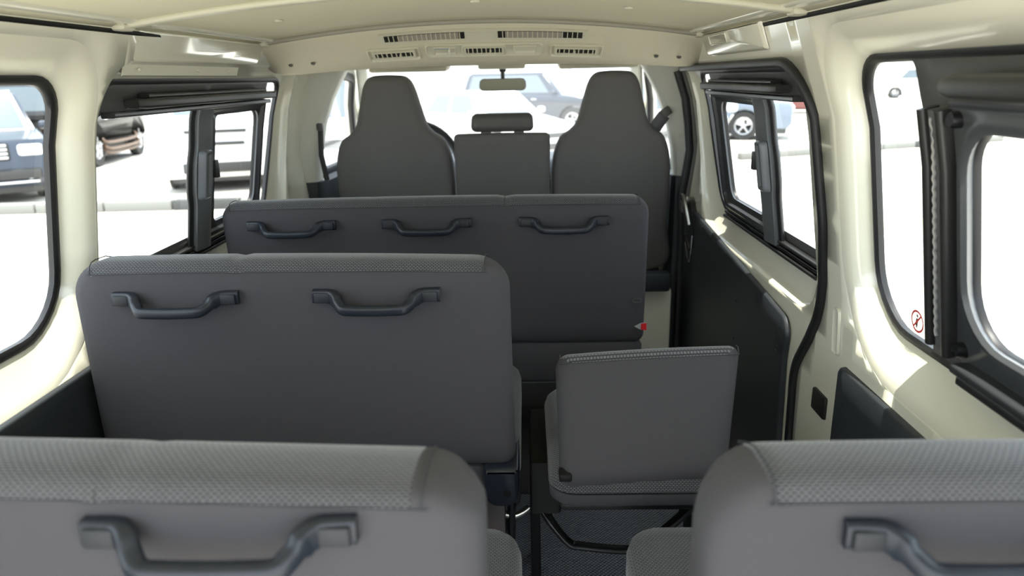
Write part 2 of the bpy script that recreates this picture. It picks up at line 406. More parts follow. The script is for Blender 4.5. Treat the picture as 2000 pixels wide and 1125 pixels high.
# ---- windows
def sliding_set(win, s, y_int=1.955, y_front=2.39, rear_y=1.46, ap=(2.04, 2.365, 2.385)):
    """slider frame, interlock, rails, tracks of the middle windows"""
    bo = [(rear_y-.01, .735), (2.0, .735), (2.45, .735), (2.45, .785), (2.0, .785), (rear_y+.05, .785), (rear_y+.012, .80), (rear_y, .83), (rear_y, 1.10), (rear_y+.02, 1.125), (rear_y+.05, 1.135), (2.0, 1.135), (2.455, 1.135), (2.455, 1.20), (2.0, 1.20), (rear_y-.01, 1.20)]
    wsheet('blackout_band', s, bo, [], .047, GREYB, win, thick=.002)
    fo = rloop([(y_int, .762, .01), (y_front, .762, .06), (y_front+.02, 1.138, .015), (y_int, 1.138, .01)], sub=4)
    fi = rloop([(ap[0], .80, .02), (ap[1], .80, .05), (ap[2], 1.108, .035), (ap[0], 1.108, .02)], sub=4)
    mb = MB(); mix = lambda k: [((1-k)*a[0]+k*b[0], (1-k)*a[1]+k*b[1]) for a, b in zip(fo, fi)]
    mb.loft(rings(s, [(fo, .046), (fo, .022), (inset(fo, .008), .017), (inset(fo, .018), .019), (inset(fo, .024), .027), (inset(fi, .004), .030), (fi, .046)])); fr = mb.build('slider_frame', FRAME, win, angle=40)
    mb = MB(); mb.loft(rings(s, [(inset(fi, -.003), .036), (inset(fi, .002), .035), (inset(fi, .004), .039), (inset(fi, .004), .046)])); mb.build('inner_seal', RUBB, fr)
    # interlock post with wavy front edge
    zz = [.745+.39*k/26 for k in range(27)]
    def bulge(z): return .014*math.exp(-((z-.95)/.06)**4)
    A = [wp(s, .046, y_int+.042+bulge(z)*.7, z) for z in zz]; B_ = [wp(s, .016, y_int+.038+bulge(z)*.7, z) for z in zz]
    C_ = [wp(s, .013, y_int+.016+.5*bulge(z), z) for z in zz]; D_ = [wp(s, .020, y_int-.042-bulge(z)*.7, z) for z in zz]; E_ = [wp(s, .046, y_int-.045-bulge(z)*.7, z) for z in zz]
    mb = MB(); mb.loft([[a, b, c, d, e] for a, b, c, d, e in zip(A, B_, C_, D_, E_)], cap0=True, cap1=True); post = mb.build('interlock_post', SLATE, win, angle=30)
    mb = MB(); mb.sweep([wp(s, .034, y_int-.048-bulge(z)*.7, z) for z in zz], rsec(.008, .034, .003), up=(0, 1, 0)); mb.build('edge_seal', RUBB, post)
    L = rloop([(y_int-.046, .885, .014), (y_int+.008, .885, .014), (y_int+.008, 1.02, .014), (y_int-.046, 1.02, .014)], sub=3)
    mb = MB(); mb.loft(rings(s, [(L, .018), (inset(L, .002), .004), (inset(L, .006), -.001), (inset(L, .012), .0), (inset(L, .015), .006)]), cap1=True)
    la = mb.build('latch_handle', SLATE, post, angle=40)
    mb = MB(); mb.box(wp(s, .016, y_int+.055, .96), (.02, .022, .05), .003); mb.build('latch_tab', BLACK, post)
    # upper rail housing
    mb = MB(); P = [wp(s, .020, y, 1.151) for y in (rear_y+.10, rear_y+.13, 1.8, 2.1, y_front+.03)]
    mb.sweep(P, lambda t: [(x*(1 if .1 < t else .75), y*(1 if .1 < t else .8)) for x, y in rsec(.045, .022, .006)]); ra = mb.build('upper_rail', BLACK, win, angle=40)
    mb = MB(); mb.sweep([wp(s, .028, y, 1.166) for y in (rear_y+.16, 1.8, 2.1, y_front-.02)], rsec(.026, .010, .004)); mb.build('rail_cap', BLACK, ra)
    mb = MB(); mb.sweep([wp(s, .022, y, 1.131) for y in (rear_y+.02, 1.8, y_front+.02)], rsec(.03, .012, .003)); mb.build('upper_track', FRAME, win)
    # lower track
    for dz, dx, w_, mt in ((.757, .036, .020, BLACK), (.744, .032, .016, STEEL), (.731, .028, .018, BLACK)):
        mb = MB(); mb.sweep([wp(s, dx, y, dz) for y in (rear_y, 1.8, 2.1, y_front+.01)], rsec(w_, .010, .003)); mb.build('lower_track', mt, win)
    return fr
def glass(win, s, B, off=.054, mat=GLASS, nm='glass_pane'):
    return wsheet(nm, s, inset(B, .004), [], off, mat, win, step=.10, thick=0)
def gl_single(name, s, B, off, parent, mat=GLASS):
    mb = sheet_mb(B, [], lambda y, z: wp(s, off, y, z), .12); return mb.build(name, mat, parent, recalc=False, angle=80)
w1 = thing('window_1', (-.82, .75, .72), kind='structure'); gl_single('glass_pane', -1, REAR_B, .056, w1); gasket(w1, -1, REAR_B, w_=.014)
w2 = thing('window_2', (-.82, 2.0, .72), kind='structure'); gl_single('glass_pane', -1, LM_B, .056, w2); gasket(w2, -1, LM_B, w_=.012); sliding_set(w2, -1)
# rear right window
w3 = thing('window_3', (.82, .75, .72), kind='structure'); gl_single('glass_pane', 1, REAR_BR, .056, w3); gasket(w3, 1, REAR_BR, w_=.012)
clear = rloop([(1.165, .775, .02), (1.325, .775, .07), (1.325, 1.19, .05), (1.165, 1.19, .012)], sub=4)
clear = rloop([(1.152, .722, .012), (1.352, .722, .11), (1.352, 1.208, .075), (1.162, 1.203, .012)], sub=4)
clear2 = rloop([(.24, .79, .05), (1.034, .79, .07), (1.034, 1.128, .06), (.24, 1.128, .05)], sub=4)
wsheet('blackout_band', 1, REAR_BR, [clear, clear2], .047, GREYB, w3, thick=.002)
fo = rloop([(.20, .762, .01), (1.035, .762, .02), (1.035, 1.145, .02), (.20, 1.145, .01)], sub=6)
fi = rloop([(.245, .800, .05), (1.026, .800, .085), (1.026, 1.116, .06), (.245, 1.116, .05)], sub=6); fl_ = rloop([(.245, .812, .05), (1.000, .812, .085), (1.000, 1.108, .06), (.245, 1.108, .05)], sub=6)
mix = lambda k: [((1-k)*a[0]+k*b[0], (1-k)*a[1]+k*b[1]) for a, b in zip(fo, fi)]
mb = MB(); mb.loft(rings(1, [(fo, .046), (fo, .018), (inset(fo, .004), .017), (inset(fl_, -.024), .013), (inset(fl_, -.014), .007), (inset(fl_, -.004), .006), (inset(fl_, .002), .012), (inset(fi, .004), .034), (fi, .046)])); sf = mb.build('slider_frame', FRAME_LIT, w3, angle=50)
mb = MB(); mb.loft(rings(1, [(inset(fi, -.004), .036), (inset(fi, .004), .035), (inset(fi, .006), .039), (inset(fi, .006), .046)])); mb.build('inner_seal', RUBB, sf)
for yb, wv, mt, nm, dx in ((1.098, .017, BLACK, 'vertical_channel', .020), (1.040, .016, BLACK, 'vertical_channel', .014), (1.068, .036, BRUSH, 'felt_strip', .026)):
    mb = MB(); mb.sweep([wp(1, dx, yb, z) for z in (.765, .85, .95, 1.05, 1.135)], rsec(wv, .030, .006), up=(1, 0, 0)); mb.build(nm, mt, w3)
mb = MB(); mb.tube(smooth([wp(1, .009, 1.074+.0035*(k % 2), .785+.008*k) for k in range(43)], 3), .0028, 6, up=(0, 1, 0)); mb.build('lacing', STIT, w3)
mb = MB(); mb.lathe([(.0005, -.014), (.010, -.012), (.012, -.004), (.012, .01)], wp(1, .014, 1.012, .785), 'x', 16); mb.lathe([(.0005, -.012), (.010, -.012), (.012, -.004), (.012, .01)], wp(1, .014, 1.014, 1.122), 'x', 16); mb.build('frame_bolt', STEEL, w3)
mb = MB(); mb.sweep([wp(1, .008, y, 1.166) for y in (1.0, .96, .7, .25)], lambda t: [(x*(1 if t > .1 else .7), y*(1 if t > .1 else .6)) for x, y in rsec(.06, .034, .008)]); mb.build('upper_rail', BLACK, w3)
mb = MB(); mb.sweep([wp(1, .012, y, 1.145) for y in (.995, .7, .25)], rsec(.035, .016, .006)); mb.build('upper_track', FRAME, w3)
for dz, dx, w_, mt in ((.762, .010, .045, FRAME), (.742, .022, .05, BLACK)):
    mb = MB(); mb.sweep([wp(1, dx, y, dz) for y in (1.0, .7, .25)], rsec(w_, .016, .005)); mb.build('lower_track', mt, w3)
mb = MB(); mb.box(wp(1, .04, 1.108, .79), (.012, .016, .045), .005); mb.box(wp(1, .04, 1.110, 1.105), (.012, .016, .045), .005); mb.build('channel_bumper', BLACK, w3)
# warning stickers
def disc_pts(yc, zc, r_, n=36): return [(yc+r_*math.cos(2*math.pi*k/n), zc+r_*math.sin(2*math.pi*k/n)) for k in range(n)]
def make_sticker(yc, zc, off, label):
    st = thing('warning_sticker', wp(1, off, yc, zc), label, 'sticker', 'warning stickers on the rear right window')
    sq = rloop([(yc-.027, zc-.032, .003), (yc+.027, zc-.032, .003), (yc+.027, zc+.032, .003), (yc-.027, zc+.032, .003)], seg=3, sub=1)
    sheet_mb(sq, [], lambda y, z: wp(1, off, y, z)).build('clear_backing', glass_mat('sticker_film', (.93, .93, .92)), st, recalc=False)
    mb = MB(); mb.loft(rings(1, [(disc_pts(yc, zc, .021), off-.0006), (disc_pts(yc, zc, .0165), off-.0006)]))
    d = Vector((-.72, .69)).normalized()*.0185; q = Vector((-d.y, d.x)).normalized()*.002
    c = Vector((yc, zc)); mb.add([wp(1, off-.0010, *(c+a)) for a in (d+q, -d+q, -d-q, d-q)], [(0, 1, 2, 3)]); mb.build('red_ring', RED, st)
    hd = disc_pts(yc-.001, zc+.0105, .0035, 12); body = [(yc+.004, zc-.013), (yc+.007, zc-.004), (yc+.003, zc+.006), (yc-.004, zc+.006), (yc-.002, zc-.004), (yc+.0, zc-.013)]
    mb = MB(); mb.add([wp(1, off-.0008, *p) for p in hd], [tuple(range(12))]); mb.add([wp(1, off-.0008, *p) for p in body], [tuple(range(6))]); mb.build('pictogram', BLACK, st)
make_sticker(1.214, .760, .052, 'warning sticker with red slashed circle beside the black channel of the rear right window')
make_sticker(.888, .845, .040, 'warning sticker with red slashed circle on the sliding pane at the right picture edge')

# ---- sliding door (right)
door = thing('door_1', (.80, 2.2, .02), kind='structure')
out_D = rloop([(1.60, .01, .03), (2.92, .01, .03), (2.885, 1.222, .03), (1.475, 1.222, .12), (1.46, .88, .3), (1.49, .68, .2), (1.61, .50, .12)], sub=6)
wsheet('door_panel', 1, out_D, [inset(RM_A, -.004)], .002, PAINT, door, thick=.006)
mb = MB(); mb.loft(rings(1, [(inset(RM_A, -.004), .002), (RM_A, .008), (inset(RM_A, .012), .026), (RM_B, .052)])); mb.build('window_recess', PAINT, door, angle=70)
trim_panel(door, 1, [(1.665, .04, .02), (2.88, .04, .02), (2.84, .70, .02), (2.58, .682, .04), (1.675, .600, .075), (1.69, .50, .05)], 'lower_trim_panel', -.001)
w4 = thing('window_4', (.82, 2.1, .72), kind='structure'); gl_single('glass_pane', 1, RM_B, .056, w4); gasket(w4, 1, RM_B, w_=.014); sliding_set(w4, 1, 1.915, 2.38, 1.60, (1.99, 2.315, 2.345))
# bright inner edge strip of the door glass + hatch of screws, handle
dh = MB(); L = rloop([(2.69, .505, .05), (2.84, .56, .03), (2.84, .70, .05), (2.74, .73, .05), (2.68, .66, .05)], sub=3)
hroot = thing('door_handle', wp(1, 0, 2.75, .62), parent=door)
mb = MB(); mb.loft(rings(1, [(L, .008), (L, -.016), (inset(L, .006), -.022), (inset(L, .014), -.020), (inset(L, .020), -.004)]), cap1=True); mb.build('escutcheon', BLACK, hroot, angle=40)
mb = MB(); mb.sweep(smooth([wp(1, -.030, 2.83, .70), wp(1, -.040, 2.77, .735), wp(1, -.040, 2.71, .71), wp(1, -.034, 2.675, .64)], 6), rsec(.020, .012, .004), up=(1, 0, 0)); mb.build('release_lever', ALU, hroot)
mb = MB(); mb.sweep(smooth([wp(1, -.024, 2.67, .60), wp(1, -.026, 2.675, .52), wp(1, -.026, 2.70, .495), wp(1, -.024, 2.78, .55)], 6), rsec(.007, .006, .002), up=(1, 0, 0)); mb.build('bright_edge', CHROME, hroot)
mb = MB(); mb.box(wp(1, -.03, 2.80, .69), (.02, .05, .045), .006); mb.build('lock_tab', GREYTRIM, hroot)
mb = MB()
for yy, zz in ((2.55, .655), (2.1, .52), (2.1, .40), (1.74, .50)): mb.lathe([(.0005, -.016), (.004, -.015), (.005, -.010)], wp(1, 0, yy, zz), 'x', 10)
mb.build('trim_clip', BLACK, door)
# dark gasket and pillars at the front
B_IN = [(1.235, .585), (1.19, .615), (1.12, .655), (1.02, .695), (.90, .722), (.79, .735)]
def b_pillar(s, nm):
    t = thing('trim_pillar_'+nm, (s*.72, 2.98, 0), kind='structure')
    A = [((s*x), z) for z, x in B_IN]; zs = [z for z, x in B_IN]
    wid = lambda z: W(z)+.012+flare(2.95, z)
    rr = []
    for z, x in B_IN: rr.append([Vector((s*x, 2.965, z)), Vector((s*(x+.012), 2.945, z)), Vector((s*(wid(z)-.02), 2.935, z)), Vector((s*wid(z), 2.93, z)), Vector((s*wid(z), 3.06, z)), Vector((s*(x+.02), 3.06, z)), Vector((s*x, 3.03, z))])
    mb = MB(); mb.loft(rr, True, True); mb.build('upper_cover', PILLAR, t, angle=45)
    rr = []
    for z in (.79, .70, .40, .0): x = .725+.0*(1-z); rr.append([Vector((s*(x-.004), 2.96, z)), Vector((s*(x+.01), 2.938, z)), Vector((s*(wid(z)), 2.928, z)), Vector((s*wid(z), 3.07, z)), Vector((s*(x-.004), 3.07, z))])
    mb = MB(); mb.loft(rr, True, True); mb.build('lower_cover', TRIM, t, angle=45)
    mb = MB(); mb.lathe([(.0005, -.004), (.007, -.004), (.008, 0)], (s*.745, 2.934, .95), 'y', 14); mb.build('cover_plug', PILLAR, t)
    return t
b_pillar(-1, 'left'); b_pillar(1, 'right')
# dark door-edge rubber on the right
mb = MB(); mb.sweep([wp(1, -.016, 2.885, z) for z in (.02, .3, .6, .72, .8, .9, 1.0, 1.1, 1.2)], rsec(.034, .03, .01), up=(0, 1, 0)); o = mb.build('door_edge_rubber', RUBB, wr)
mb = MB(); mb.sweep([wp(1, .0, 2.845, z) for z in (.72, .8, .9, 1.0, 1.1, 1.205)], rsec(.020, .010, .004), up=(0, 1, 0)); mb.build('door_edge_strip', GREYTRIM, wr)

# ---- front doors, windscreen, dashboard
for s, nm, k in ((-1, 'left', 2), (1, 'right', 3)):
    d = thing('door_%d' % k, (s*.78, 3.4, 0), kind='structure')
    X = lambda y, z, o_=0: Vector((s*(W(z)+.02+flare(3, z)+o_-max(0, y-3.2)*.05), y, z))
    hole = rloop([(3.10, .80, .04), (3.84, .80, .03), (3.62, 1.20, .10), (3.12, 1.235, .08)], sub=4)
    outer = [(3.05, .0), (3.5, 0), (4.02, 0), (4.02, .4), (4.0, .82), (3.82, 1.10), (3.66, 1.285), (3.3, 1.30), (3.05, 1.30), (3.05, .9), (3.05, .4)]
    mb = sheet_mb(outer, [hole], lambda y, z: X(y, z)); o = mb.build('door_panel', PILLAR, d, recalc=False, angle=60)
    md = o.modifiers.new('t', 'SOLIDIFY'); md.thickness = .03; md.offset = 0
    mb = MB(); mb.sweep([X(y, z, -.018) for y, z in hole], rsec(.040, .030, .008), up=(1, 0, 0), closed=True); mb.build('gasket', RUBB, d)
    mb = MB(); mb.loft([[X(y, z, -.020) for y, z in [(3.06, 0), (3.98, 0), (3.92, .79), (3.06, .79)]], [X(y, z, -.05) for y, z in [(3.07, 0), (3.98, 0), (3.9, .77), (3.07, .77)]]], True, True); mb.build('door_trim', TRIM, d)
    mb = sheet_mb(hole, [], lambda y, z: X(y, z, 0)); mb.build('glass_pane', DOORGL, d, recalc=False)
    mb = MB(); mb.sweep([(s*.735, 4.06, .80), (s*.71, 3.86, 1.02), (s*.655, 3.60, 1.25), (s*.62, 3.46, 1.31)], rsec(.06, .05, .015), up=(0, 1, 0)); a = mb.build('trim_windscreen_'+nm, PILLAR); tag(a, kind='structure')
ws = thing('window_5', (0, 3.8, .8), kind='structure')
V = []; F = []
for j in range(9):
    for i in range(17):
        u = -1+2*i/16; t = j/8; xw = .77-.13*t; V.append((u*xw, 4.12-.56*t-(.10-.02*t)*u*u, .76+.55*t))
for j in range(8):
    for i in range(16): a = j*17+i; F.append((a, a+1, a+18, a+17))
mb = MB(); mb.add(V, F); mb.build('glass_pane', WIND, ws, recalc=False, angle=80)
mb = MB(); mb.sweep([(-.66, 3.46, 1.272), (-.3, 3.52, 1.285), (0, 3.53, 1.29), (.3, 3.52, 1.285), (.66, 3.46, 1.272)], rsec(.05, .045, .012)); mb.build('header_rail', PILLAR, ws)
# dashboard
m = MB(); prof = [(3.50, 0), (3.50, .45), (3.46, .60), (3.48, .74), (3.55, .79), (3.75, .815), (4.05, .79), (4.12, .70), (4.12, 0)]
m.loft([[Vector((x, y+abs(x)**2*-.05, z)) for y, z in prof] for x in (-.74, -.5, -.2, 0, .2, .5, .74)], True, True)
da = thing('dashboard', (0, 3.8, 0), 'grey dashboard below the windscreen behind the front seats', 'dashboard'); m.build('panel', DASH, da, angle=50)
for xc in (.28, .06): 
    m = MB(); m.bounds(xc-.06, xc+.06, 3.452, 3.47, .66, .72, .008); m.build('air_vent', BLACK, da)
m = MB(); m.prism([(3.50, .78), (3.56, .86), (3.75, .88), (3.85, .82), (3.85, .76), (3.5, .7)], lambda a, b, d_: Vector((d_, a, b)), -.62, -.26, .02); m.build('instrument_hood', DASH, da)
# steering wheel
sw = thing('steering_wheel', (-.43, 3.36, .80), 'dark grey steering wheel showing past the left front seat', 'steering wheel')
rot = Matrix.Translation(Vector((-.395, 3.26, .80))) @ Matrix.Rotation(R(-25), 4, 'X')
m = MB(); m.tube([(.218*math.cos(2*math.pi*k/40), 0, .218*math.sin(2*math.pi*k/40)) for k in range(40)], .016, 10, True, up=(0, 1, 0)); m.xf(rot).build('rim', STEER, sw)
m = MB(); m.lathe([(.0005, -.03), (.06, -.025), (.075, 0), (.07, .03), (.0005, .04)], (0, 0, 0), 'y', 24); m.xf(rot).build('hub', STEER, sw)
for a in (200, 340, 270):
    m = MB(); m.sweep([(.06*math.cos(R(a)), 0, .06*math.sin(R(a))), (.215*math.cos(R(a)), 0, .215*math.sin(R(a)))], rsec(.012, .035, .005), up=(0, 1, 0)); m.xf(rot).build('spoke', STEER, sw)
m = MB(); m.tube([(-.395, 3.29, .79), (-.40, 3.44, .73)], .035, 12); m.build('column', BLACK, sw)
# mirror
mr = thing('rear_view_mirror', (.02, 3.50, 1.16), 'black-rimmed rear-view mirror hanging at the middle of the windscreen', 'mirror')
T = Matrix.Translation(Vector((.022, 3.50, 1.155))) @ Matrix.Rotation(R(3), 4, 'Z') @ Matrix.Rotation(R(-3.5), 4, 'X')
L = rloop([(-.112, -.027, .022), (.112, -.027, .022), (.108, .030, .022), (-.108, .030, .022)], sub=3)
Q = lambda l, d_: [Vector((p[0], d_, p[1])) for p in l]
m = MB(); m.loft([Q(inset(L, .014), .030), Q(inset(L, .003), .018), Q(L, 0), Q(inset(L, .001), -.005), Q(inset(L, .004), -.005)], True); m.xf(T).build('housing', BLACK, mr)
m = MB(); m.add(Q(inset(L, .004), -.0045), [tuple(range(len(L)))]); m.xf(T).build('mirror_glass', MIRR, mr)
m = MB(); m.tube([(.022, 3.525, 1.16), (.022, 3.53, 1.20), (.022, 3.545, 1.245), (.022, 3.55, 1.268)], .010, 10, up=(0, 1, 0)); m.box((.022, 3.538, 1.225), (.034, .03, .026), .008); m.build('stalk', BLACK, mr)
m = MB(); m.bounds(-.085, .13, 3.36, 3.50, 1.226, 1.250, .010); o = m.build('map_lamp', VENT); tag(o, 'cream map lamp housing above the rear-view mirror', 'lamp')
# sun visors
for x0, x1, lb in ((-.53, -.20, 'cream sun visor folded up above the left front seat'), (.27, .60, 'cream sun visor folded up above the right front seat')):
    m = MB(); m.box(((x0+x1)/2, 3.22, 1.233), (x1-x0, .17, .022), .009, rot=Matrix.Rotation(R(3), 3, 'X')); o = m.build('sun_visor', VENT); tag(o, lb, 'sun visor', 'sun visors')

# ================================================================== OVERHEAD CONSOLE (cooler duct)
oc = thing('overhead_console', (0, 2.3, 1.22), 'fabric-covered overhead cooler duct with air vents spanning the roof behind the front seats', 'overhead console')
def cprof(x):
    zc = crown(x) if abs(x) < .64 else 1.30-(abs(x)-.64)*1.0
    k = min(1, (abs(x)/.66)**3); zb = 1.231-.018*k
    return [(2.195, zc+.012), (2.20, zc-.004), (2.215, zc-.016), (2.25, .5*(zc-.03)+.5*(zb+.062)-.002), (2.31, zb+.028), (2.345, zb+.010), (2.385, zb+.001), (2.45, zb-.002), (2.62, zb), (2.9, zb+.012), (3.2, zb+.026), (3.46, 1.262), (3.46, 1.33), (2.6, zc+.03)]
rr = []
xs = [-.695, -.69, -.68, -.66]+[-.64+1.28*i/32 for i in range(33)]+[.66, .68, .69, .695]
for x in xs:
    P = cprof(x); e = max(0, abs(x)-.66)/.035; P = [(y+(.03*e*e if y < 2.5 else 0), z+(.010*e*e if z < 1.26 else -.01*e)) for y, z in P]
    rr.append([Vector((x, y, z)) for y, z in P])
m = MB(); m.loft(rr, True, True); m.build('duct_body', CONS, oc, angle=60)
def on_console(x, t):
    """frame on the sloping rear face: t=0 top edge, 1 bottom edge"""
    P = cprof(x)[2:6]; k = t*3; i = min(2, int(k)); f = k-i
    a = Vector((0, *P[i])); b = Vector((0, *P[i+1])); p = a.lerp(b, f); A = Vector((0, *P[0])); B = Vector((0, *P[3]))
    T_ = (A-B).normalized(); N_ = Vector((1, 0, 0)).cross(T_)  # faces back and down
    if N_.y > 0: N_ = -N_
    P2 = cprof(x+.05); P1 = cprof(x-.05); X_ = (Vector((.1, P2[4][0]-P1[4][0], P2[4][1]*.5+P2[2][1]*.5-P1[4][1]*.5-P1[2][1]*.5))).normalized()
    N_ = T_.cross(X_).normalized()
    if N_.y > 0: N_ = -N_
    T2 = N_.cross(X_); T2 = T2 if T2.z > 0 else -T2
    c = Vector((x, p.y, p.z))+N_*.0025
    return Matrix(((X_.x, T2.x, N_.x, c.x), (X_.y, T2.y, N_.y, c.y), (X_.z, T2.z, N_.z, c.z), (0, 0, 0, 1)))
def V3(l, d_): return [Vector((p[0], p[1], d_)) for p in l]
def rr4(w_, h_, r_, cx=0, cy=0, sub=2): return rloop([(cx-w_/2, cy-h_/2, r_), (cx+w_/2, cy-h_/2, r_), (cx+w_/2, cy+h_/2, r_), (cx-w_/2, cy+h_/2, r_)], seg=4, sub=sub)
def vent(x, t, w_, h_, nf, knob, open_=True, surround=None):
    M = on_console(x, t)
    if surround: L = rr4(*surround[:2], .012, surround[2] if len(surround) > 2 else 0)
    else: L = rr4(w_+.030, h_+.026, .012)
    I = rr4(w_, h_, .004)
    fr = MB()
    if surround and surround[0] > 0 or not surround:
        fr.loft([V3(L, -.008), V3(L, .003), V3(inset(L, .003), .005), V3(inset(L, .007), .002), V3(inset(L, .008), -.001)], cap1=True)
    f = fr.xf(M).build('vent_frame', VENT, oc, angle=40)
    O = rr4(w_, h_, .005); I = rr4(w_-.016, h_-.014, .003)
    m = MB(); m.loft([V3(O, -.001), V3(O, .006), V3(inset(O, .003), .007), V3(I, .005), V3(I, .001)]); m.xf(M).build('nozzle_rim', VENT, f, angle=40)
    m = MB(); m.add(V3(I, .0022), [tuple(range(len(I)))]); m.xf(M).build('dark_opening', BLACK, f)
    for k in range(nf):
        xx = -(w_-.016)/2+(w_-.016)*(k+.5)/nf
        m = MB(); m.box((xx, 0, .004), (.0030, h_-.014, .005), 0); m.xf(M).build('louvre', VENT, f)
    m = MB(); m.box((knob, 0, .007), (.006, .010, .010), .002); m.xf(M).build('knob', VENT, f)
vent(-.272, .60, .132, .036, 8, .02)
vent(.283, .60, .132, .036, 8, -.005)
M = on_console(.003, .56)
L = rr4(.355, .060, .016); m = MB(); m.loft([V3(L, -.008), V3(L, .002), V3(inset(L, .003), .004), V3(inset(L, .008), .001)], cap1=True); pl = m.xf(M).build('control_plate', VENT, oc, angle=40)
for cx, w_, nm in ((-.118, .070, 'switch_bay'), (.124, .070, 'blank_bay')):
    O = rr4(w_, .034, .005, cx); m = MB(); m.loft([V3(O, -.002), V3(O, .0035), V3(inset(O, .002), .0045), V3(inset(O, .008), -.0005)], cap1=True); m.xf(M).build(nm, VENT, pl, angle=30)
m = MB(); m.box((-.105, 0, .006), (.006, .018, .014), .002); m.xf(M).build('fan_switch', pmat('pale_knob', (.75, .73, .66), .35), pl)
m = MB(); m.box((-.128, .010, .002), (.045, .004, .002), .0005); m.xf(M).build('switch_scale', pmat('switch_strip', (.30, .36, .42), .4), pl)
vent(.003, .56, .124, .038, 8, .02, surround=(.134, .050))
# long upper grille, following the crown
for nm, x0, x1, darkends in (('left', -.285, -.045, 0), ('right', .060, .290, 1)): pass
LG = []
def lg(x, t, n): return on_console(x, t) @ Vector((0, 0, n))
def strip(x0, x1, t0, t1, n0, nm, mat, parent, N=20):
    m = MB(); R_ = []
    for k in range(N+1):
        x = x0+(x1-x0)*k/N; R_.append([lg(x, t0, -.003), lg(x, t0, n0), lg(x, t1, n0), lg(x, t1, -.003)])
    m.loft(R_, True, True); return m.build(nm, mat, parent, angle=40)
gr = strip(-.302, .311, .05, .36, .004, 'grille_frame', VENT, oc, 30)
gl_ = strip(-.288, -.050, .10, .29, .0052, 'dark_slot', BLACK, gr); g2_ = strip(.048, .297, .10, .29, .0052, 'dark_slot', BLACK, gr)
FILT = pmat('filter_mesh', (.33, .30, .25), .8)
strip(-.245, -.068, .105, .285, .0062, 'filter', FILT, gr); strip(.070, .238, .105, .285, .0062, 'filter', FILT, gr)
for a, b in ((-.288, -.050), (.048, .297)):
    n = 17
    for k in range(1, n):
        x = a+(b-a)*k/n; m = MB(); m.loft([[lg(x-.0012, t, .005), lg(x+.0012, t, .005), lg(x+.0012, t, .009), lg(x-.0012, t, .009)] for t in (.10, .29)], True, True); m.build('grille_bar', VENT, gr)
strip(-.040, .038, .12, .27, .0055, 'blank_panel', VENT, gr, 6)
for xx, zz in ((-.60, .02), (-.53, .02), (.53, .02), (.60, .02)):
    m = MB(); M = on_console(xx, .75); m.lathe([(.0005, .003), (.006, .003), (.007, 0)], (0, 0, 0), 'z', 12); m.xf(M).build('duct_plug', GREYTRIM, oc)

# ================================================================== SEATS
def backrest(root, xl, xr, zb, zt, yb, t=.13, rec=.08, rt=.055, rb=.03, seams=(), crownz=.006, tex=True, matp=SEAT, margin=.035, taper=0, name='backrest', puff=.004, xf=None, tilt_z=0, soft=1.0, front=1.0, wmat=None):
    hw = (xr-xl)/2; xc = (xl+xr)/2
    def shr(i):
        q = lambda r_: max(r_-i, .006)
        return rloop([(xl+taper+i, zb+i, q(rb)), (xr-taper-i, zb+i, q(rb)), (xr-i, zt-i, q(rt)), (xl+i, zt-i, q(rt))], seg=10, sub=44)
    L = shr(0)
    # layers: (inset, depth)
    lay = [(.075, -puff), (.045, -puff*.6), (.020*soft, .002), (.008*soft, .008), (0.002, .016*soft), (0, .030*soft), (.001, t*.5), (.004+.004*front, t*.5+(t*.5-.018)*.5), (.009+.009*front, t-.018), (.020+.012*front, t-.006), (.045+.02*front, t)]
    def shape(x, z, d):
        k = max(0, (z-(zt-.06))/.06)
        z2 = z+crownz*(1-((x-xc)/hw)**2)*k+tilt_z*(x-xc)*k
        for sx in seams: z2 -= .0045*k*math.exp(-((x-sx)/.006)**2)
        v = Vector((x, yb+d+(zt-z)*rec, z2)); return xf @ v if xf else v
    R_ = [[shape(x, z, d) for x, z in shr(i)] for i, d in lay]
    n = len(L); FA = []; FB = []
    for i in range(len(lay)-1):
        for j in range(n):
            q = (i*n+j, i*n+(j+1) % n, (i+1)*n+(j+1) % n, (i+1)*n+j)
            x, z = L[j]
            top = tex and z > zt-.012 and xl+margin < x < xr-margin and i >= 2
            (FB if top else FA).append(q)
    FA.append(tuple(range(n-1, -1, -1)))
    FA.append(tuple((len(lay)-1)*n+j for j in range(n)))
    V = [v for r_ in R_ for v in r_]
    def sub(F):
        used = sorted({i for f in F for i in f}); mp = {a: k for k, a in enumerate(used)}; m = MB(); m.add([V[i] for i in used], [tuple(mp[i] for i in f) for f in F]); return m
    b = sub(FA).build(name, matp, root, angle=60, recalc=False)
    if tex:
        tp = sub(FB).build('top_panel', wmat or WEAVE, b, angle=60, recalc=False); tp['label'] = 'woven top strip'
    for sx in list(seams)+([xl+margin, xr-margin] if tex else []):
        pts = []
        for (i, d) in lay[2:9]:
            z = zt-i; pts.append(shape(sx, z, d)+Vector((0, 0, .0005)))
        m = MB(); m.tube(pts, .0011, 6, up=(1, 0, 0)); m.build('seam', PIPE, b)
    if tex:   # back seam under the woven strip
        pts = [shape(xl+margin*.9+(xr-xl-margin*1.8)*k/40, zt-.020*soft, .002)+Vector((0, -.0004, .0)) for k in range(41)]
        m = MB(); m.tube(pts, .0010, 5); m.build('seam', PIPE, b)
    return b
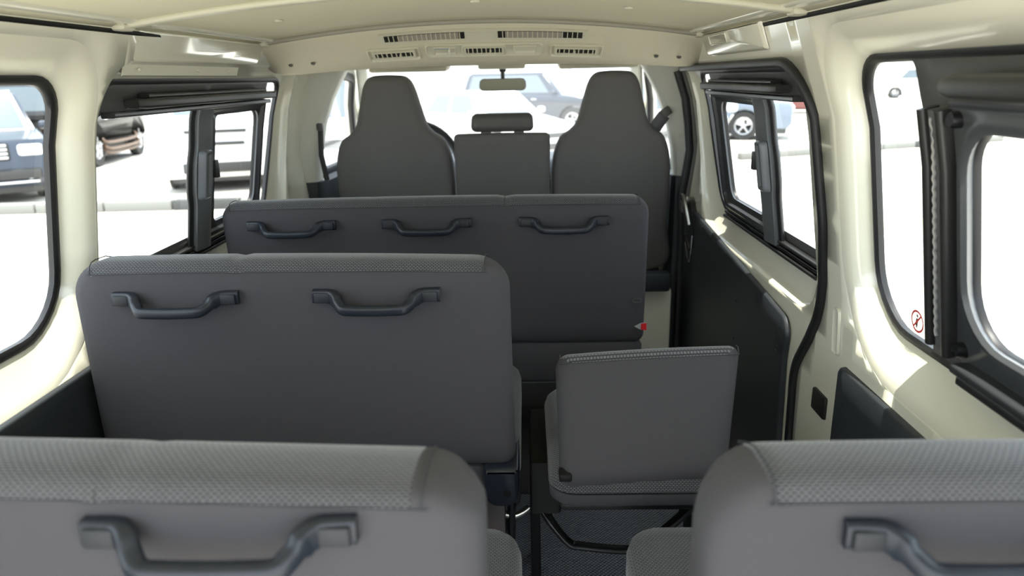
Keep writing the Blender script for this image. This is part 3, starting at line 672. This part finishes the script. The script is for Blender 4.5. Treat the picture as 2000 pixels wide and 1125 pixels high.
def handle(root, xc, yb, z, w_=.245, tag_='grab_handle'):
    h = w_/2
    q = [(-h, .0, 0), (-h+.030, -.003, 0), (-h+.041, -.010, -.002), (-h+.047, -.017, -.006), (-h+.058, -.030, -.015), (-h+.065, -.034, -.018), (-h+.076, -.035, -.019), (-.01, -.035, -.020)]
    P = smooth(q+[(-a, b, c) for a, b, c in q[::-1]], 4)
    P = [Vector((xc, yb, z))+p+Vector((0, -.007, 0)) for p in P]
    m = MB(); m.sweep(P, lambda t: rsec(.019, .019, .006) if .2 < t < .8 else rsec(.018, .026, .005)); g = m.build(tag_, HAND, root, angle=40)
    for s in (-1, 1):
        m = MB(); m.box((xc+s*(h-.018), yb-.0165, z-.001), (.028, .010, .019), .002); m.build('mounting_cover', pmat('cover_plastic', (.014, .016, .020), .6) if 'cover_plastic' not in bpy.data.materials else bpy.data.materials['cover_plastic'], g)
    return g
def cushion(root, xl, xr, y0, y1, z0, z1, name='seat_cushion', rear_skirt=True, seams=()):
    r_ = .045
    def slab(z0_, z1_, mat, nm, par, ins=0, top=True):
        L = rloop([(xl+ins, y0+ins, .05), (xr-ins, y0+ins, .05), (xr-ins, y1-ins, .06), (xl+ins, y1-ins, .06)], seg=6, sub=10)
        m = MB(); H = z1_-z0_
        RR = [[Vector((x, y, z0_)) for x, y in inset(L, .012)], [Vector((x, y, z0_+.010)) for x, y in L]]
        if top: RR += [[Vector((x, y, z1_-.035)) for x, y in L], [Vector((x, y, z1_-.015)) for x, y in inset(L, .006)], [Vector((x, y, z1_-.004)) for x, y in inset(L, .018)], [Vector((x, y, z1_)) for x, y in inset(L, .045)]]
        else: RR += [[Vector((x, y, z1_)) for x, y in L]]
        m.loft(RR, True, True); return m.build(nm, mat, par, angle=60)
    zm = z0+(z1-z0)*.45
    c = slab(zm, z1, WEAVE, name, root); slab(z0, zm-.001, SEAT, 'cushion_skirt', c, .002, False)
    for sx in seams:
        m = MB(); m.tube(smooth([(sx, y0+.05, z1+.0005), (sx, y1-.08, z1+.0005), (sx, y1-.02, z1-.012), (sx, y1-.001, z1-.04), (sx, y1+.001, zm)], 4), .0012, 6, up=(1, 0, 0)); m.build('seam', PIPE, c)
    return c
def legs(root, xs, y0, y1, zt, zf=0):
    for x in xs:
        for y in (y0, y1):
            m = MB(); m.bounds(x-.02, x+.02, y-.025, y+.025, zf, zt+.005, .004); m.build('leg', STEEL, root)
    for x in xs: m = MB(); m.bounds(x-.012, x+.012, y0+.028, y1-.028, .03, .055, .003); m.build('floor_rail', STEEL, root)
def hinge(root, x0, x1, y0, z0, z1, bolt=True):
    L = rloop([(x0, z0, .03), (x1, z0, .025), (x1, z1, .006), (x0, z1, .006)], seg=5, sub=3)
    m = MB(); Q = lambda l, y: [Vector((p[0], y, p[1])) for p in l]
    m.loft([Q(L, y0+.14), Q(L, y0+.012), Q(inset(L, .003), y0+.004), Q(inset(L, .010), y0)], True, True); h = m.build('hinge_cover', HAND, root, angle=45)
    if bolt: m = MB(); m.lathe([(.0005, -.004), (.005, -.004), (.0055, -.001), (.008, -.001), (.008, .003)], ((x0+x1)/2+.012, y0, z0+.035), 'y', 14); m.build('bolt', STEEL, h)
# --- second row bench (three seats)
b2 = thing('bench_seat', (-.13, 2.05, 0), 'grey three-place fabric bench seat with three grab handles, right behind the front seats', 'bench seat')
backrest(b2, -.732, .466, .43, .868, 1.955, t=.12, rec=.06, seams=(-.316, .065), margin=.03, rt=.05, puff=.002)
for xc in (-.528, -.152, .228): handle(b2, xc, 1.958, .806)
cushion(b2, -.725, .465, 2.02, 2.48, .29, .44); legs(b2, (-.5, .25), 2.12, 2.42, .29, .0085)
m = MB(); m.bounds(-.72, .46, 1.985, 2.02, .31, .435, .012); m.build('rear_skirt', SEAT, b2)
m = MB(); m.prism([(-.018, 0), (0, .010), (.016, .011), (.016, -.011), (0, -.010)], lambda a, b, d: Vector((a+.452, d, b+.487)), 1.972, 1.976); tg = m.build('side_tag', pmat('pale_tag', (.35, .36, .38), .4), b2)
m = MB(); m.prism([(0, .009), (.016, .011), (.016, -.011), (0, -.009)], lambda a, b, d: Vector((a+.4525, d, b+.487)), 1.9705, 1.973); m.build('red_end', RED, tg)
m = MB(); m.tube([(.438+.013*math.cos(k*math.pi/8), 1.966, .568+.006*math.sin(k*math.pi/8)) for k in range(16)], .0010, 6, True, up=(0, 1, 0)); m.build('oval_mark', GREYTRIM, b2)
# --- third row bench (two seats)
b3 = thing('bench_seat', (-.32, 1.4, 0), 'grey two-place fabric bench seat with two grab handles, beside the folded jump seat', 'bench seat')
backrest(b3, -.745, .090, .425, .865, 1.285, t=.13, rec=.03, taper=-.006, seams=(-.42,), tilt_z=-.012, margin=.045, rt=.068, puff=.003)
for xc in (-.537, -.158): handle(b3, xc, 1.288, .803, .238)
cushion(b3, -.73, .105, 1.36, 1.83, .27, .45, seams=(-.32,))
m = MB(); m.bounds(-.72, .05, 1.310, 1.36, .345, .424, .012); m.build('rear_skirt', SEAT, b3)
hinge(b3, .030, .102, 1.280, .343, .432)
legs(b3, (-.6, .055), 1.42, 1.78, .27)
m = MB(); m.bounds(.02, .07, 1.345, 1.375, .10, .35, .004); m.build('hinge_bracket', pmat('brown_steel', (.06, .05, .05), .5), b3)
m = MB(); m.tube(smooth([(.085, 1.36, .36), (.085, 1.355, .30), (.082, 1.36, .20)], 4), .008, 10, up=(0, 1, 0)); m.build('side_rod', STEEL, b3)
m = MB(); m.sweep(smooth([(.07, 1.36, .275), (.09, 1.36, .272), (.11, 1.365, .278), (.122, 1.37, .285)], 5), rsec(.014, .012, .004)); m.build('release_lever', ALU, b3)
# --- fourth row: left bench and right seat
b4 = thing('bench_seat', (-.34, .65, 0), 'grey textured bench seat back cut off at the lower left, behind the two-place bench', 'bench seat')
backrest(b4, -.765, .082, .43, .857, .550, t=.135, rec=.07, seams=(-.265, ), margin=.055, rt=.065, crownz=.003, tilt_z=-.055, soft=1.1, rb=.04, front=1.6)
for xc in (-.548, -.152): handle(b4, xc, .556, .808)
cushion(b4, -.76, .108, .64, 1.125, .24, .42, seams=(-.33,)); legs(b4, (-.6, .03), .75, 1.05, .24)
b5 = thing('bench_seat', (.53, .65, 0), 'grey textured seat back cut off at the lower right, by the rear right window', 'bench seat')
backrest(b5, .285, .762, .43, .846, .550, t=.135, rec=.07, seams=(), margin=.055, rt=.075, crownz=.004, tilt_z=.0, soft=1.1, rb=.04, front=1.6)
handle(b5, .522, .556, .800)
cushion(b5, .29, .755, .64, 1.125, .24, .42, seams=(.40,)); legs(b5, (.38, .7), .75, 1.05, .24)
# --- folded jump seat
js = thing('jump_seat', (.35, 1.4, 0), 'small grey single jump seat with its backrest folded down onto the cushion', 'folding seat')
ang = R(44)
p0 = Vector((.335, 1.160, .478))
XF = Matrix.Translation(p0) @ Matrix.Rotation(-ang, 4, 'X') @ Matrix(((1, 0, .12, 0), (0, 1, 0, 0), (.045, 0, 1, 0), (0, 0, 0, 1)))
m_ = backrest(js, -.188, .188, 0, .268, -.0, t=.075, rec=0, rt=.024, rb=.028, margin=.010, crownz=.004, taper=.034, xf=XF, puff=.001, soft=1.5, wmat=WEAVEF)
cushion(js, .160, .522, 1.172, 1.60, .408, .480)
m = MB(); m.bounds(.18, .50, 1.20, 1.58, .385, .412, .012); m.build('seat_pan', BLACK, js)
m = MB(); m.prism([(1.36, .40), (1.62, .40), (1.60, .26), (1.42, .24), (1.34, .29)], lambda a, b, d: Vector((d, a, b)), .124, .190, .006); m.build('pivot_plate', MECH, js)
m = MB(); m.lathe([(.0005, -.006), (.010, -.006), (.014, 0), (.014, .01)], (.150, 1.355, .30), 'y', 14); m.lathe([(.0005, -.006), (.010, -.006), (.014, 0), (.014, .01)], (.485, 1.36, .305), 'y', 14); m.build('pivot_bolt', ALU, js)
m = MB(); m.sweep(smooth([(.150, 1.36, .30), (.165, 1.34, .275), (.205, 1.33, .225), (.235, 1.33, .215), (.33, 1.33, .205), (.37, 1.33, .215), (.43, 1.35, .255), (.48, 1.36, .298)], 6), rsec(.024, .012, .005)); m.build('support_bar', STEEL, js)
for x in (.455, .487): m = MB(); m.tube([(x, 1.38, .40), (x, 1.37, .27)], .007, 10, up=(0, 1, 0)); m.build('strut', STEEL, js)
for x in (.136, .525):
    for y in (1.50, 1.58): m = MB(); m.bounds(x-.012, x+.012, y-.015, y+.015, 0, .395, .003); m.build('leg', MECH, js)
for x in (.190, .476): m = MB(); m.bounds(x-.012, x+.012, 1.168, 1.20, .470, .486, .004); m.build('hinge_tab', MECH, js)

# --- front seats
def bucket(root, xc, s, yb=2.84):
    P = [(-.225, .402), (-.238, .60), (-.240, .77), (-.232, .88), (-.205, .955), (-.165, .985), (-.138, 1.02), (-.118, 1.09), (-.096, 1.165), (-.07, 1.198), (-.03, 1.206)]
    P = [(a*s_, b) for s_, seq in ((1, P), (-1, P[::-1])) for a, b in seq]
    L2 = smooth([Vector((a, b, 0)) for a, b in P], 5, closed=True); L = [(v.x+xc, v.y) for v in L2]
    if area(L) < 0: L = L[::-1]
    lay = [(.030, -.003), (.022, .000), (.012, .005), (.005, .014), (0, .032), (0, .080), (.010, .100), (.03, .112)]
    R_ = [[Vector((x, yb+d+(1.2-z)*.12, z)) for x, z in inset(L, i)] for i, d in lay]
    m = MB(); m.loft(R_, True, True); b = m.build('backrest', FRONTSEAT, root, angle=70)
    for sx in (-1, 1):
        pts = [Vector((xc+sx*(abs(a)-.018), yb+.006+(1.2-z)*.12, z)) for a, z in [(.243, .60), (.240, .77), (.228, .88), (.20, .945), (.155, .978), (.133, 1.02), (.112, 1.09), (.09, 1.155)]]
        m = MB(); m.tube(smooth(pts, 4), .0012, 6, up=(0, 1, 0)); m.build('piping', PIPE, b)
    m = MB(); m.box((xc, yb+.36, .465), (.45, .46, .14), .04, seg=3); m.build('seat_cushion', WEAVE, root)
    m = MB(); m.box((xc, yb+.32, .385), (.44, .42, .024), .01); m.build('seat_base', BLACK, root)
ds = thing('front_seat', (-.405, 3.05, .37), 'left front bucket seat with tall built-in headrest, in front of the steering wheel', 'seat', 'front bucket seats'); bucket(ds, -.405, -1)
ps = thing('front_seat', (.47, 3.05, .37), 'right front bucket seat with tall built-in headrest and a seat belt beside it', 'seat', 'front bucket seats'); bucket(ps, .468, 1)
ms = thing('middle_front_seat', (.035, 3.0, .37), 'narrow middle front seat with a low separate headrest, between the bucket seats', 'seat')
backrest(ms, -.158, .222, .42, .978, 2.85, t=.10, rec=.10, rt=.018, rb=.03, margin=.012, crownz=.002, tex=False, matp=FRONTSEAT, puff=.001)
hr = MB(); L = rloop([(-.090, .984, .022), (.160, .984, .022), (.155, 1.054, .022), (-.085, 1.054, .022)], seg=6, sub=8)
Q = lambda l, y: [Vector((p[0], y, p[1])) for p in l]
hr.loft([Q(inset(L, .02), 2.857), Q(inset(L, .006), 2.862), Q(L, 2.878), Q(L, 2.93), Q(inset(L, .008), 2.95), Q(inset(L, .02), 2.955)], True, True); hh = hr.build('headrest', pmat('headrest_vinyl', (.085, .083, .078), .5), ms, angle=60)
for x in (-.03, .10):
    m = MB(); m.tube([(x, 2.90, .97), (x, 2.90, 1.0)], .006, 10, up=(0, 1, 0)); m.bounds(x-.02, x+.02, 2.868, 2.92, .978, .986, .003); m.build('headrest_post', GREYTRIM, hh)
m = MB(); m.box((.033, 3.2, .46), (.33, .44, .13), .035, seg=3); m.build('seat_cushion', WEAVE, ms)
# engine box under the front seats
m = MB(); m.bounds(-.70, .70, 2.74, 3.44, 0, .372, .015); o = m.build('seat_box', PAINT); tag(o, 'cream painted metal box beneath the front seats, seen right of the three-place bench', 'box')
m = MB(); m.tube(smooth([(.50, 2.735, .13), (.58, 2.728, .10), (.66, 2.73, .115), (.72, 2.735, .14)], 4), .012, 8); m.build('pressed_rib', PAINT, o) if False else None
m = MB(); m.bounds(.25, .68, 2.68, 2.735, .374, .45, .012); o = m.build('seat_base_cover', TRIM, ps)
# seat belts
sb = thing('seat_belt', (.70, 2.95, .9), 'dark seat belt running from the right front pillar behind the right bucket seat', 'seat belt', 'front seat belts')
m = MB(); m.sweep([(.60, 2.93, .925), (.645, 2.925, .99), (.675, 2.92, 1.035)], rsec(.050, .003, .001), up=(0, -1, .2)); m.build('webbing', BLACK, sb)
m = MB(); m.box((.682, 2.925, 1.045), (.040, .022, .035), .006, rot=Matrix.Rotation(R(-35), 3, 'Y')); m.build('guide_loop', GREYTRIM, sb)
sb = thing('seat_belt', (-.72, 2.96, .9), 'dark seat belt hanging down the left front pillar beside the left bucket seat', 'seat belt', 'front seat belts')
m = MB(); m.sweep([(-.700, 2.938, 1.0), (-.704, 2.93, .90), (-.690, 2.93, .80)], rsec(.022, .003, .001), up=(0, -1, 0)); m.build('webbing', BLACK, sb)
m = MB(); m.box((-.702, 2.94, 1.012), (.026, .018, .03), .005); m.build('guide_loop', GREYTRIM, sb)

# ================================================================== OUTSIDE
G = -.56
m = MB(); m.bounds(-140, 140, -90, 190, G-.1, G); o = m.build('ground', GROUND); tag(o, kind='structure')
def flat(name, P, mat, n):
    m = MB(); m.prism(P, lambda a, b, d: Vector((a, b, d)), G-.001, G+.004); o = m.build(name, mat); tag(o, kind='structure')
def line(P0, P1, w_):
    a = Vector(P0); b = Vector(P1); t = (b-a).normalized(); q = Vector((-t.y, t.x))*w_/2; return [a+q, b+q, b-q, a-q]
flat('road_marking', line((-9.5, 3.9), (-1.8, 3.6), .10), YEL, 1)
flat('road_marking', line((2.0, 3.6), (12, 5.2), .10), YEL, 1)
flat('road_marking', line((3.5, 4.6), (6.5, 5.0), .35), WHP, 1); flat('road_marking', line((3.0, 2.6), (5.5, 2.4), .30), WHP, 1)
flat('road_marking', [(6.3, 4.5), (6.8, 5.6), (7.6, 5.0)], WHP, 1); flat('road_marking', line((4.0, 8.2), (12, 10.2), .12), YEL, 1)
def kerb(c, ang, n, l, dark, lab, grp):
    for k in range(n):
        d = Vector((math.cos(ang), math.sin(ang), 0)); p = Vector((c[0], c[1], G))+d*(l+.02)*k
        m = MB(); m.box((0, 0, .075), (l, .18, .15), .02); m.xf(Matrix.Translation(p) @ Matrix.Rotation(ang, 4, 'Z'))
        dk = k in dark; o = m.build('kerb_stone', KERBD if dk else KERBW); tag(o, lab[1] if dk else lab[0], 'kerb', grp)
kerb((-7.4, 10.1), R(3), 7, .95, (3, 6), ('pale concrete kerb stone in the row outside the left windows', 'grey painted kerb stone in the row outside the left windows'), 'kerb stones outside the left windows')
kerb((5.0, 15.3), R(22), 8, .95, (2, 5), ('pale concrete kerb stone in the row outside the right windows', 'dark painted kerb stone in the row outside the right windows'), 'kerb stones outside the right windows')

CG = pmat('car_glass', (.10, .125, .14), .06, spec=.8); TYRE = pmat('tyre_rubber', (.03, .03, .03), .8); RIM = pmat('alloy_rim', (.65, .65, .66), .3, metal=.6)
LAMP = pmat('lamp_lens', (.80, .82, .82), .12); CARW = pmat('white_car_paint', (.80, .80, .79), .25, coat=.5)
CARK = pmat('dark_blue_car_paint', (.016, .024, .042), .22, coat=.6); CARG = pmat('dark_grey_car_paint', (.022, .022, .024), .35, coat=.3); CARM = pmat('maroon_car_paint', (.16, .035, .03), .3, coat=.5)
CARS = pmat('silver_car_paint', (.17, .21, .27), .3, coat=.5); GRL = pmat('car_black_plastic', (.03, .03, .03), .5); TAN = pmat('tan_steel_bar', (.12, .075, .05), .5); PLATE = pmat('number_plate_blank', (.7, .7, .68), .5); AMB = pmat('amber_lens', (.8, .35, .1), .3)
def quad_on(C, u0, u1, v0, v1, out, th=.012):
    """C = 4 corners bl,br,tr,tl; returns prism verts/faces of a sub panel raised outward"""
    f = lambda u, v: (C[0].lerp(C[1], u)).lerp(C[3].lerp(C[2], u), v)
    P = [f(u0, v0), f(u1, v0), f(u1, v1), f(u0, v1)]; n = (C[1]-C[0]).cross(C[3]-C[0]).normalized()
    if n.dot(out) < 0: n = -n
    V = [p-n*th for p in P]+[p+n*.006 for p in P]
    return V, [(0, 1, 2, 3), (4, 7, 6, 5), (0, 4, 5, 1), (1, 5, 6, 2), (2, 6, 7, 3), (3, 7, 4, 0)]
def car(name, label, cat, loc, head, paint, L=4.6, Wd=1.82, H=1.5, belt=.92, hood=(.62, .98), cab=(1.25, .45, -1.35, -1.95), wr=.33, clr=.28, front='bars', wb=None, style='sedan', lamps=True, group=None):
    """local +X is the car's front. cab = x of windscreen base, roof front, roof rear, rear glass base"""
    rt = thing(name, (0, 0, 0), label, cat, group); ORG[rt.name] = Vector((0, 0, 0))
    xf, xr = L/2, -L/2; wx = wb or (xf-.85, xr+.85); hf, hb = hood
    # body side outline with wheel arches
    P = [(xf-.10, clr), (xf, clr+.12), (xf, hf-.05), (xf-.08, hf+.06), (cab[0], hb), (cab[3], belt+.03), (xr+.06, belt-.02 if style != 'pickup' else belt), (xr, belt-.20), (xr, clr+.12), (xr+.08, clr)]
    for c in (wx[1], wx[0]):
        for k in range(9): a = math.pi-math.pi*k/8; P.append((c+(wr+.06)*math.cos(a), max(clr, wr)+(wr+.05)*math.sin(a)-.02 if 0 < k < 8 else clr))
    m = MB(); m.prism(P, lambda a, b, d: Vector((a, d, b)), -Wd/2, Wd/2, .07); body = m.build('body', paint, rt, angle=35)
    # cabin
    hw = Wd/2-.05; tw = Wd/2-.24; zb = belt-.05
    base = [Vector((cab[0], -hw, zb)), Vector((cab[0], hw, zb)), Vector((cab[3], hw, zb)), Vector((cab[3], -hw, zb))]
    top = [Vector((cab[1], -tw, H)), Vector((cab[1], tw, H)), Vector((cab[2], tw, H)), Vector((cab[2], -tw, H))]
    bm = bmesh.new(); vs = [bm.verts.new(v) for v in base+top]
    for f in ((3, 2, 1, 0), (4, 5, 6, 7), (0, 1, 5, 4), (1, 2, 6, 5), (2, 3, 7, 6), (3, 0, 4, 7)): bm.faces.new([vs[i] for i in f])
    bmesh.ops.recalc_face_normals(bm, faces=bm.faces); bmesh.ops.bevel(bm, geom=list(bm.edges), offset=.06, segments=3, affect='EDGES'); bm.verts.index_update()
    m = MB(); m.add([v.co.copy() for v in bm.verts], [[v.index for v in f.verts] for f in bm.faces]); bm.free(); m.build('cabin', paint, rt, angle=40)
    m = MB(); m.add(*quad_on([base[0], base[1], top[1], top[0]], .07, .93, .14, .90, Vector((1, 0, 0)))); m.build('windscreen', CG, rt)
    m = MB(); m.add(*quad_on([base[3], base[2], top[2], top[3]], .10, .90, .22, .88, Vector((-1, 0, 0)))); m.build('rear_window', CG, rt)
    for s, C4 in ((1, [base[2], base[1], top[1], top[2]]), (-1, [base[3], base[0], top[0], top[3]])):
        for a, b in ((.06, .44), (.48, .90)) if style != 'van' else ((.04, .32), (.36, .62), (.66, .92)):
            m = MB(); m.add(*quad_on(C4, a, b, .16, .88, Vector((0, s, 0)))); m.build('side_window', CG, rt)
        m = MB(); m.box((cab[0]-.28, s*(Wd/2+.09), belt+.08), (.12, .17, .13), .04); m.build('wing_mirror', paint, rt)
        for hx in (cab[0]-.95, cab[0]-1.85): m = MB(); m.box((hx, s*(Wd/2+.008), belt-.13), (.18, .03, .035), .01); m.build('door_handle', CHROME, rt)
        for c in wx:
            wt = MB(); wt.lathe([(wr*.62, -.10), (wr*.95, -.105), (wr, -.07), (wr, .07), (wr*.95, .105), (wr*.62, .10)], (c, s*(Wd/2-.12), wr), 'y', 28); wheel = wt.build('wheel', TYRE, rt)
            m = MB(); m.lathe([(wr*.63, .07), (wr*.60, .10), (wr*.54, .085), (wr*.54, .02)], (c, 0, wr), 'y', 28)
            for k in range(5):
                a = 2*math.pi*k/5+.3; m.sweep([(c+.03*math.cos(a), .075, wr+.03*math.sin(a)), (c+wr*.57*math.cos(a), .085, wr+wr*.57*math.sin(a))], rsec(.03, .09, .008), up=(0, 1, 0))
            m.lathe([(.0005, .10), (.05, .095), (.06, .06)], (c, 0, wr), 'y', 16)
            m.V = [Vector((v.x, s*(Wd/2-.12+v.y), v.z)) for v in m.V]; m.build('alloy_rim', RIM, wheel)
        if lamps:
            m = MB(); m.box((xf-.03, s*(Wd/2-.24), hf-.10), (.14, .34, .17), .045); m.build('headlamp', LAMP, rt)
            m = MB(); m.lathe([(.0005, .02), (.055, .018), (.06, 0)], (xf-.012, s*(Wd/2-.30), clr+.17), 'x', 16); m.build('fog_lamp', LAMP, rt)
        m = MB(); m.box((xr+.015, s*(Wd/2-.14), belt-.18), (.06, .18, .26), .02); m.build('tail_lamp', RED, rt)
    if front == 'bars':
        for z, w_ in ((hf-.02, .96), (hf-.22, .86)): m = MB(); m.box((xf+.005, 0, z), (.05, w_, .055), .012); m.build('grille_bar', GRL, rt)
        m = MB(); m.box((xf-.005, 0, clr+.17), (.10, 1.12, .17), .02); m.build('lower_grille', GRL, rt)
    elif front == 'chrome':
        m = MB(); m.box((xf+.005, 0, hf-.11), (.04, .86, .26), .03); m.build('grille', GRL, rt)
        for k in range(4): m = MB(); m.box((xf+.025, 0, hf-.20+.062*k), (.03, .80, .032), .008); m.build('grille_bar', LAMP, rt)
        m = MB(); m.box((xf+.0, 0, clr+.20), (.05, 1.6, .16), .03); m.build('bumper_insert', GRL, rt)
        m = MB(); m.box((xf+.01, 0, clr+.08), (.06, 1.5, .035), .012); m.build('bumper_strip', RIM, rt)
    elif front == 'plain':
        m = MB(); m.box((xf+.004, 0, hf-.12), (.04, .7, .14), .02); m.build('grille', GRL, rt)
        m = MB(); m.box((xf+.002, 0, clr+.15), (.04, 1.0, .14), .02); m.build('lower_grille', GRL, rt)
    if front != 'bars': m = MB(); m.box((xf+.03, 0, clr+.27), (.012, .46, .10), .004); m.build('number_plate', PLATE, rt)
    m = MB(); m.bounds(xr+.1, xf-.12, -Wd/2+.14, Wd/2-.14, .16, clr+.05, .03); m.build('underbody', GRL, rt)
    rt.location = (loc[0], loc[1], G); rt.rotation_euler = (0, 0, head)
    return rt
def hd(dx, dy): return math.atan2(dy, dx)
def place(front_xy, h, L): return (front_xy[0]-math.cos(h)*L/2, front_xy[1]-math.sin(h)*L/2)
h = hd(.35, -1); car('minivan', 'white minivan facing the camera, seen through the left middle window', 'van', place((-4.95, 11.9), h, 4.5), h, CARW, L=4.5, Wd=1.78, H=1.85, belt=1.18, hood=(1.02, 1.22), cab=(1.55, .85, -1.95, -2.15), style='van', front='bars', clr=.24)
h = hd(.6, -.8); car('dark_suv', 'dark blue SUV with a pale barred grille, seen through the left rear window', 'car', place((-8.1, 10.7), h, 4.5), h, CARK, L=4.5, Wd=1.88, H=1.70, belt=1.05, hood=(.92, 1.08), cab=(1.15, .55, -1.9, -2.2), front='chrome', clr=.26, wr=.37)
pk = car('pickup', 'dark grey off-road car with tan step bars, left of the white minivan', 'car', (-10.6, 17.3), R(101), CARG, L=4.2, Wd=1.9, H=1.85, belt=1.15, hood=(1.0, 1.15), cab=(1.1, .5, -2.0, -2.25), front='plain', clr=.48, wr=.42, wb=(1.45, -1.45))
for sgn in (-1,):
    for zz, yy in ((.36, -1.06), (.50, -1.02), (.27, -1.04)):
        m = MB(); m.tube(smooth([(-1.05, -.9, zz+.12), (-.95, yy, zz), (.95, yy, zz), (1.1, -.9, zz+.14)], 5), .035, 8); m.V = [v for v in m.V]; ORG[pk.name] = Vector((0, 0, 0)); m.build('side_step_bar', TAN, pk)
h = hd(.15, -1); car('white_van', 'white van facing the camera, seen through the left front door window', 'van', place((-2.75, 10.6), h, 4.7), h, CARW, L=4.7, Wd=1.7, H=1.98, belt=1.15, hood=(.98, 1.14), cab=(2.2, 1.65, -2.1, -2.3), style='van', front='plain', clr=.24)
h = hd(.64, -.77); car('white_sedan', 'white sedan parked ahead, seen through the windscreen', 'car', (-.75, 16.9), h, CARW, L=4.6, Wd=1.78, H=1.46, belt=.95, hood=(.68, .92), cab=(1.05, .35, -.95, -1.65), front='plain', clr=.2)
h = hd(.92, -.38); car('blue_suv', 'large dark blue SUV behind the white sedan, seen through the windscreen', 'car', (.5, 24.8), h, CARK, L=4.9, Wd=1.92, H=1.88, belt=1.18, hood=(1.02, 1.18), cab=(1.25, .55, -2.1, -2.35), front='chrome', clr=.35, wr=.40)
h = hd(-.12, -1); car('white_van', 'white van standing ahead on the right, seen past the right front pillar', 'van', place((2.35, 11.2), h, 4.7), h, CARW, L=4.7, Wd=1.7, H=1.98, belt=1.15, hood=(.98, 1.14), cab=(2.2, 1.65, -2.1, -2.3), style='van', front='plain', clr=.24)
h = hd(1, -.32); car('silver_suv', 'grey blue SUV with five-spoke wheels, seen through the right middle window', 'car', (5.1, 20.8), h, CARS, wb=(1.15, -1.6), L=4.7, Wd=1.86, H=1.72, belt=1.08, hood=(.92, 1.08), cab=(1.15, .5, -1.95, -2.2), front='plain', clr=.30, wr=.38)
car('maroon_car', 'maroon car in the distance, seen through the right middle window', 'car', (11.4, 32.5), R(-12), CARM, L=4.6, Wd=1.8, H=1.5, belt=.95, front='plain', clr=.22)
car('distant_minivan', 'small white minivan far away, seen through the rear right window', 'van', (24.6, 46.5), R(160), CARW, L=4.6, Wd=1.8, H=1.8, belt=1.1, hood=(.95, 1.1), cab=(1.7, 1.0, -1.9, -2.2), style='van', front='plain', clr=.22)
# far buildings and a tree
BW = pmat('pale_building_wall', (.72, .70, .66), .9); BWIN = pmat('building_window', (.30, .32, .33), .4)
for (x0, x1, y0, y1, hh_, lb) in ((-30, 4, 62, 74, 5.0, 'long pale building far beyond the parked cars ahead'), (16, 60, 92, 104, 4.2, 'low pale building far away past the distant minivan'), (-70, -34, 46, 60, 6, 'pale building far off to the left')):
    t = thing('building', ((x0+x1)/2, y0, G), lb, 'building'); m = MB(); m.bounds(x0, x1, y0, y1, G, G+hh_); m.build('wall', BW, t)
    m = MB(); m.bounds(x0-.3, x1+.3, y0-.3, y1+.3, G+hh_+.001, G+hh_+.3); m.build('roof', KERBW, t)
    n = int((x1-x0)/5)
    for k in range(n): m = MB(); xx = x0+(x1-x0)*(k+.5)/n; m.bounds(xx-.5, xx+.5, y0-.05, y0+.05, G+1.2, G+2.0); m.build('window', BWIN, t)
m = MB(); m.bounds(-7.2, -4.2, 61.6, 61.9, G+3.2, G+4.1, .03); o = m.build('shop_sign', YEL); tag(o, 'blank yellow sign board on the long pale building ahead', 'sign')
tr = thing('tree', (31.5, 54, G), 'green leafy tree far away behind the distant minivan', 'tree')
m = MB(); m.tube([(31.5, 54, G), (31.4, 54, 1.2), (31.7, 54.1, 2.6)], .16, 8, up=(0, 1, 0)); m.build('trunk', pmat('bark', (.18, .12, .08), .9), tr)
m = MB()
for k in range(1400):
    a = random.uniform(0, 2*math.pi); b = random.uniform(-1, 1); r_ = random.uniform(.5, 1)**.5; c = Vector((31.6+1.9*r_*math.cos(a)*math.sqrt(1-b*b), 54+1.9*r_*math.sin(a)*math.sqrt(1-b*b), 3.0+1.6*r_*b))
    e1 = Vector((random.uniform(-1, 1), random.uniform(-1, 1), random.uniform(-1, 1))).normalized()*.16; e2 = e1.orthogonal().normalized()*.09; m.add([c-e1, c+e2, c+e1, c-e2], [(0, 1, 2, 3)])
m.build('crown', pmat('leaf', (.14, .28, .07), .7), tr, recalc=False)
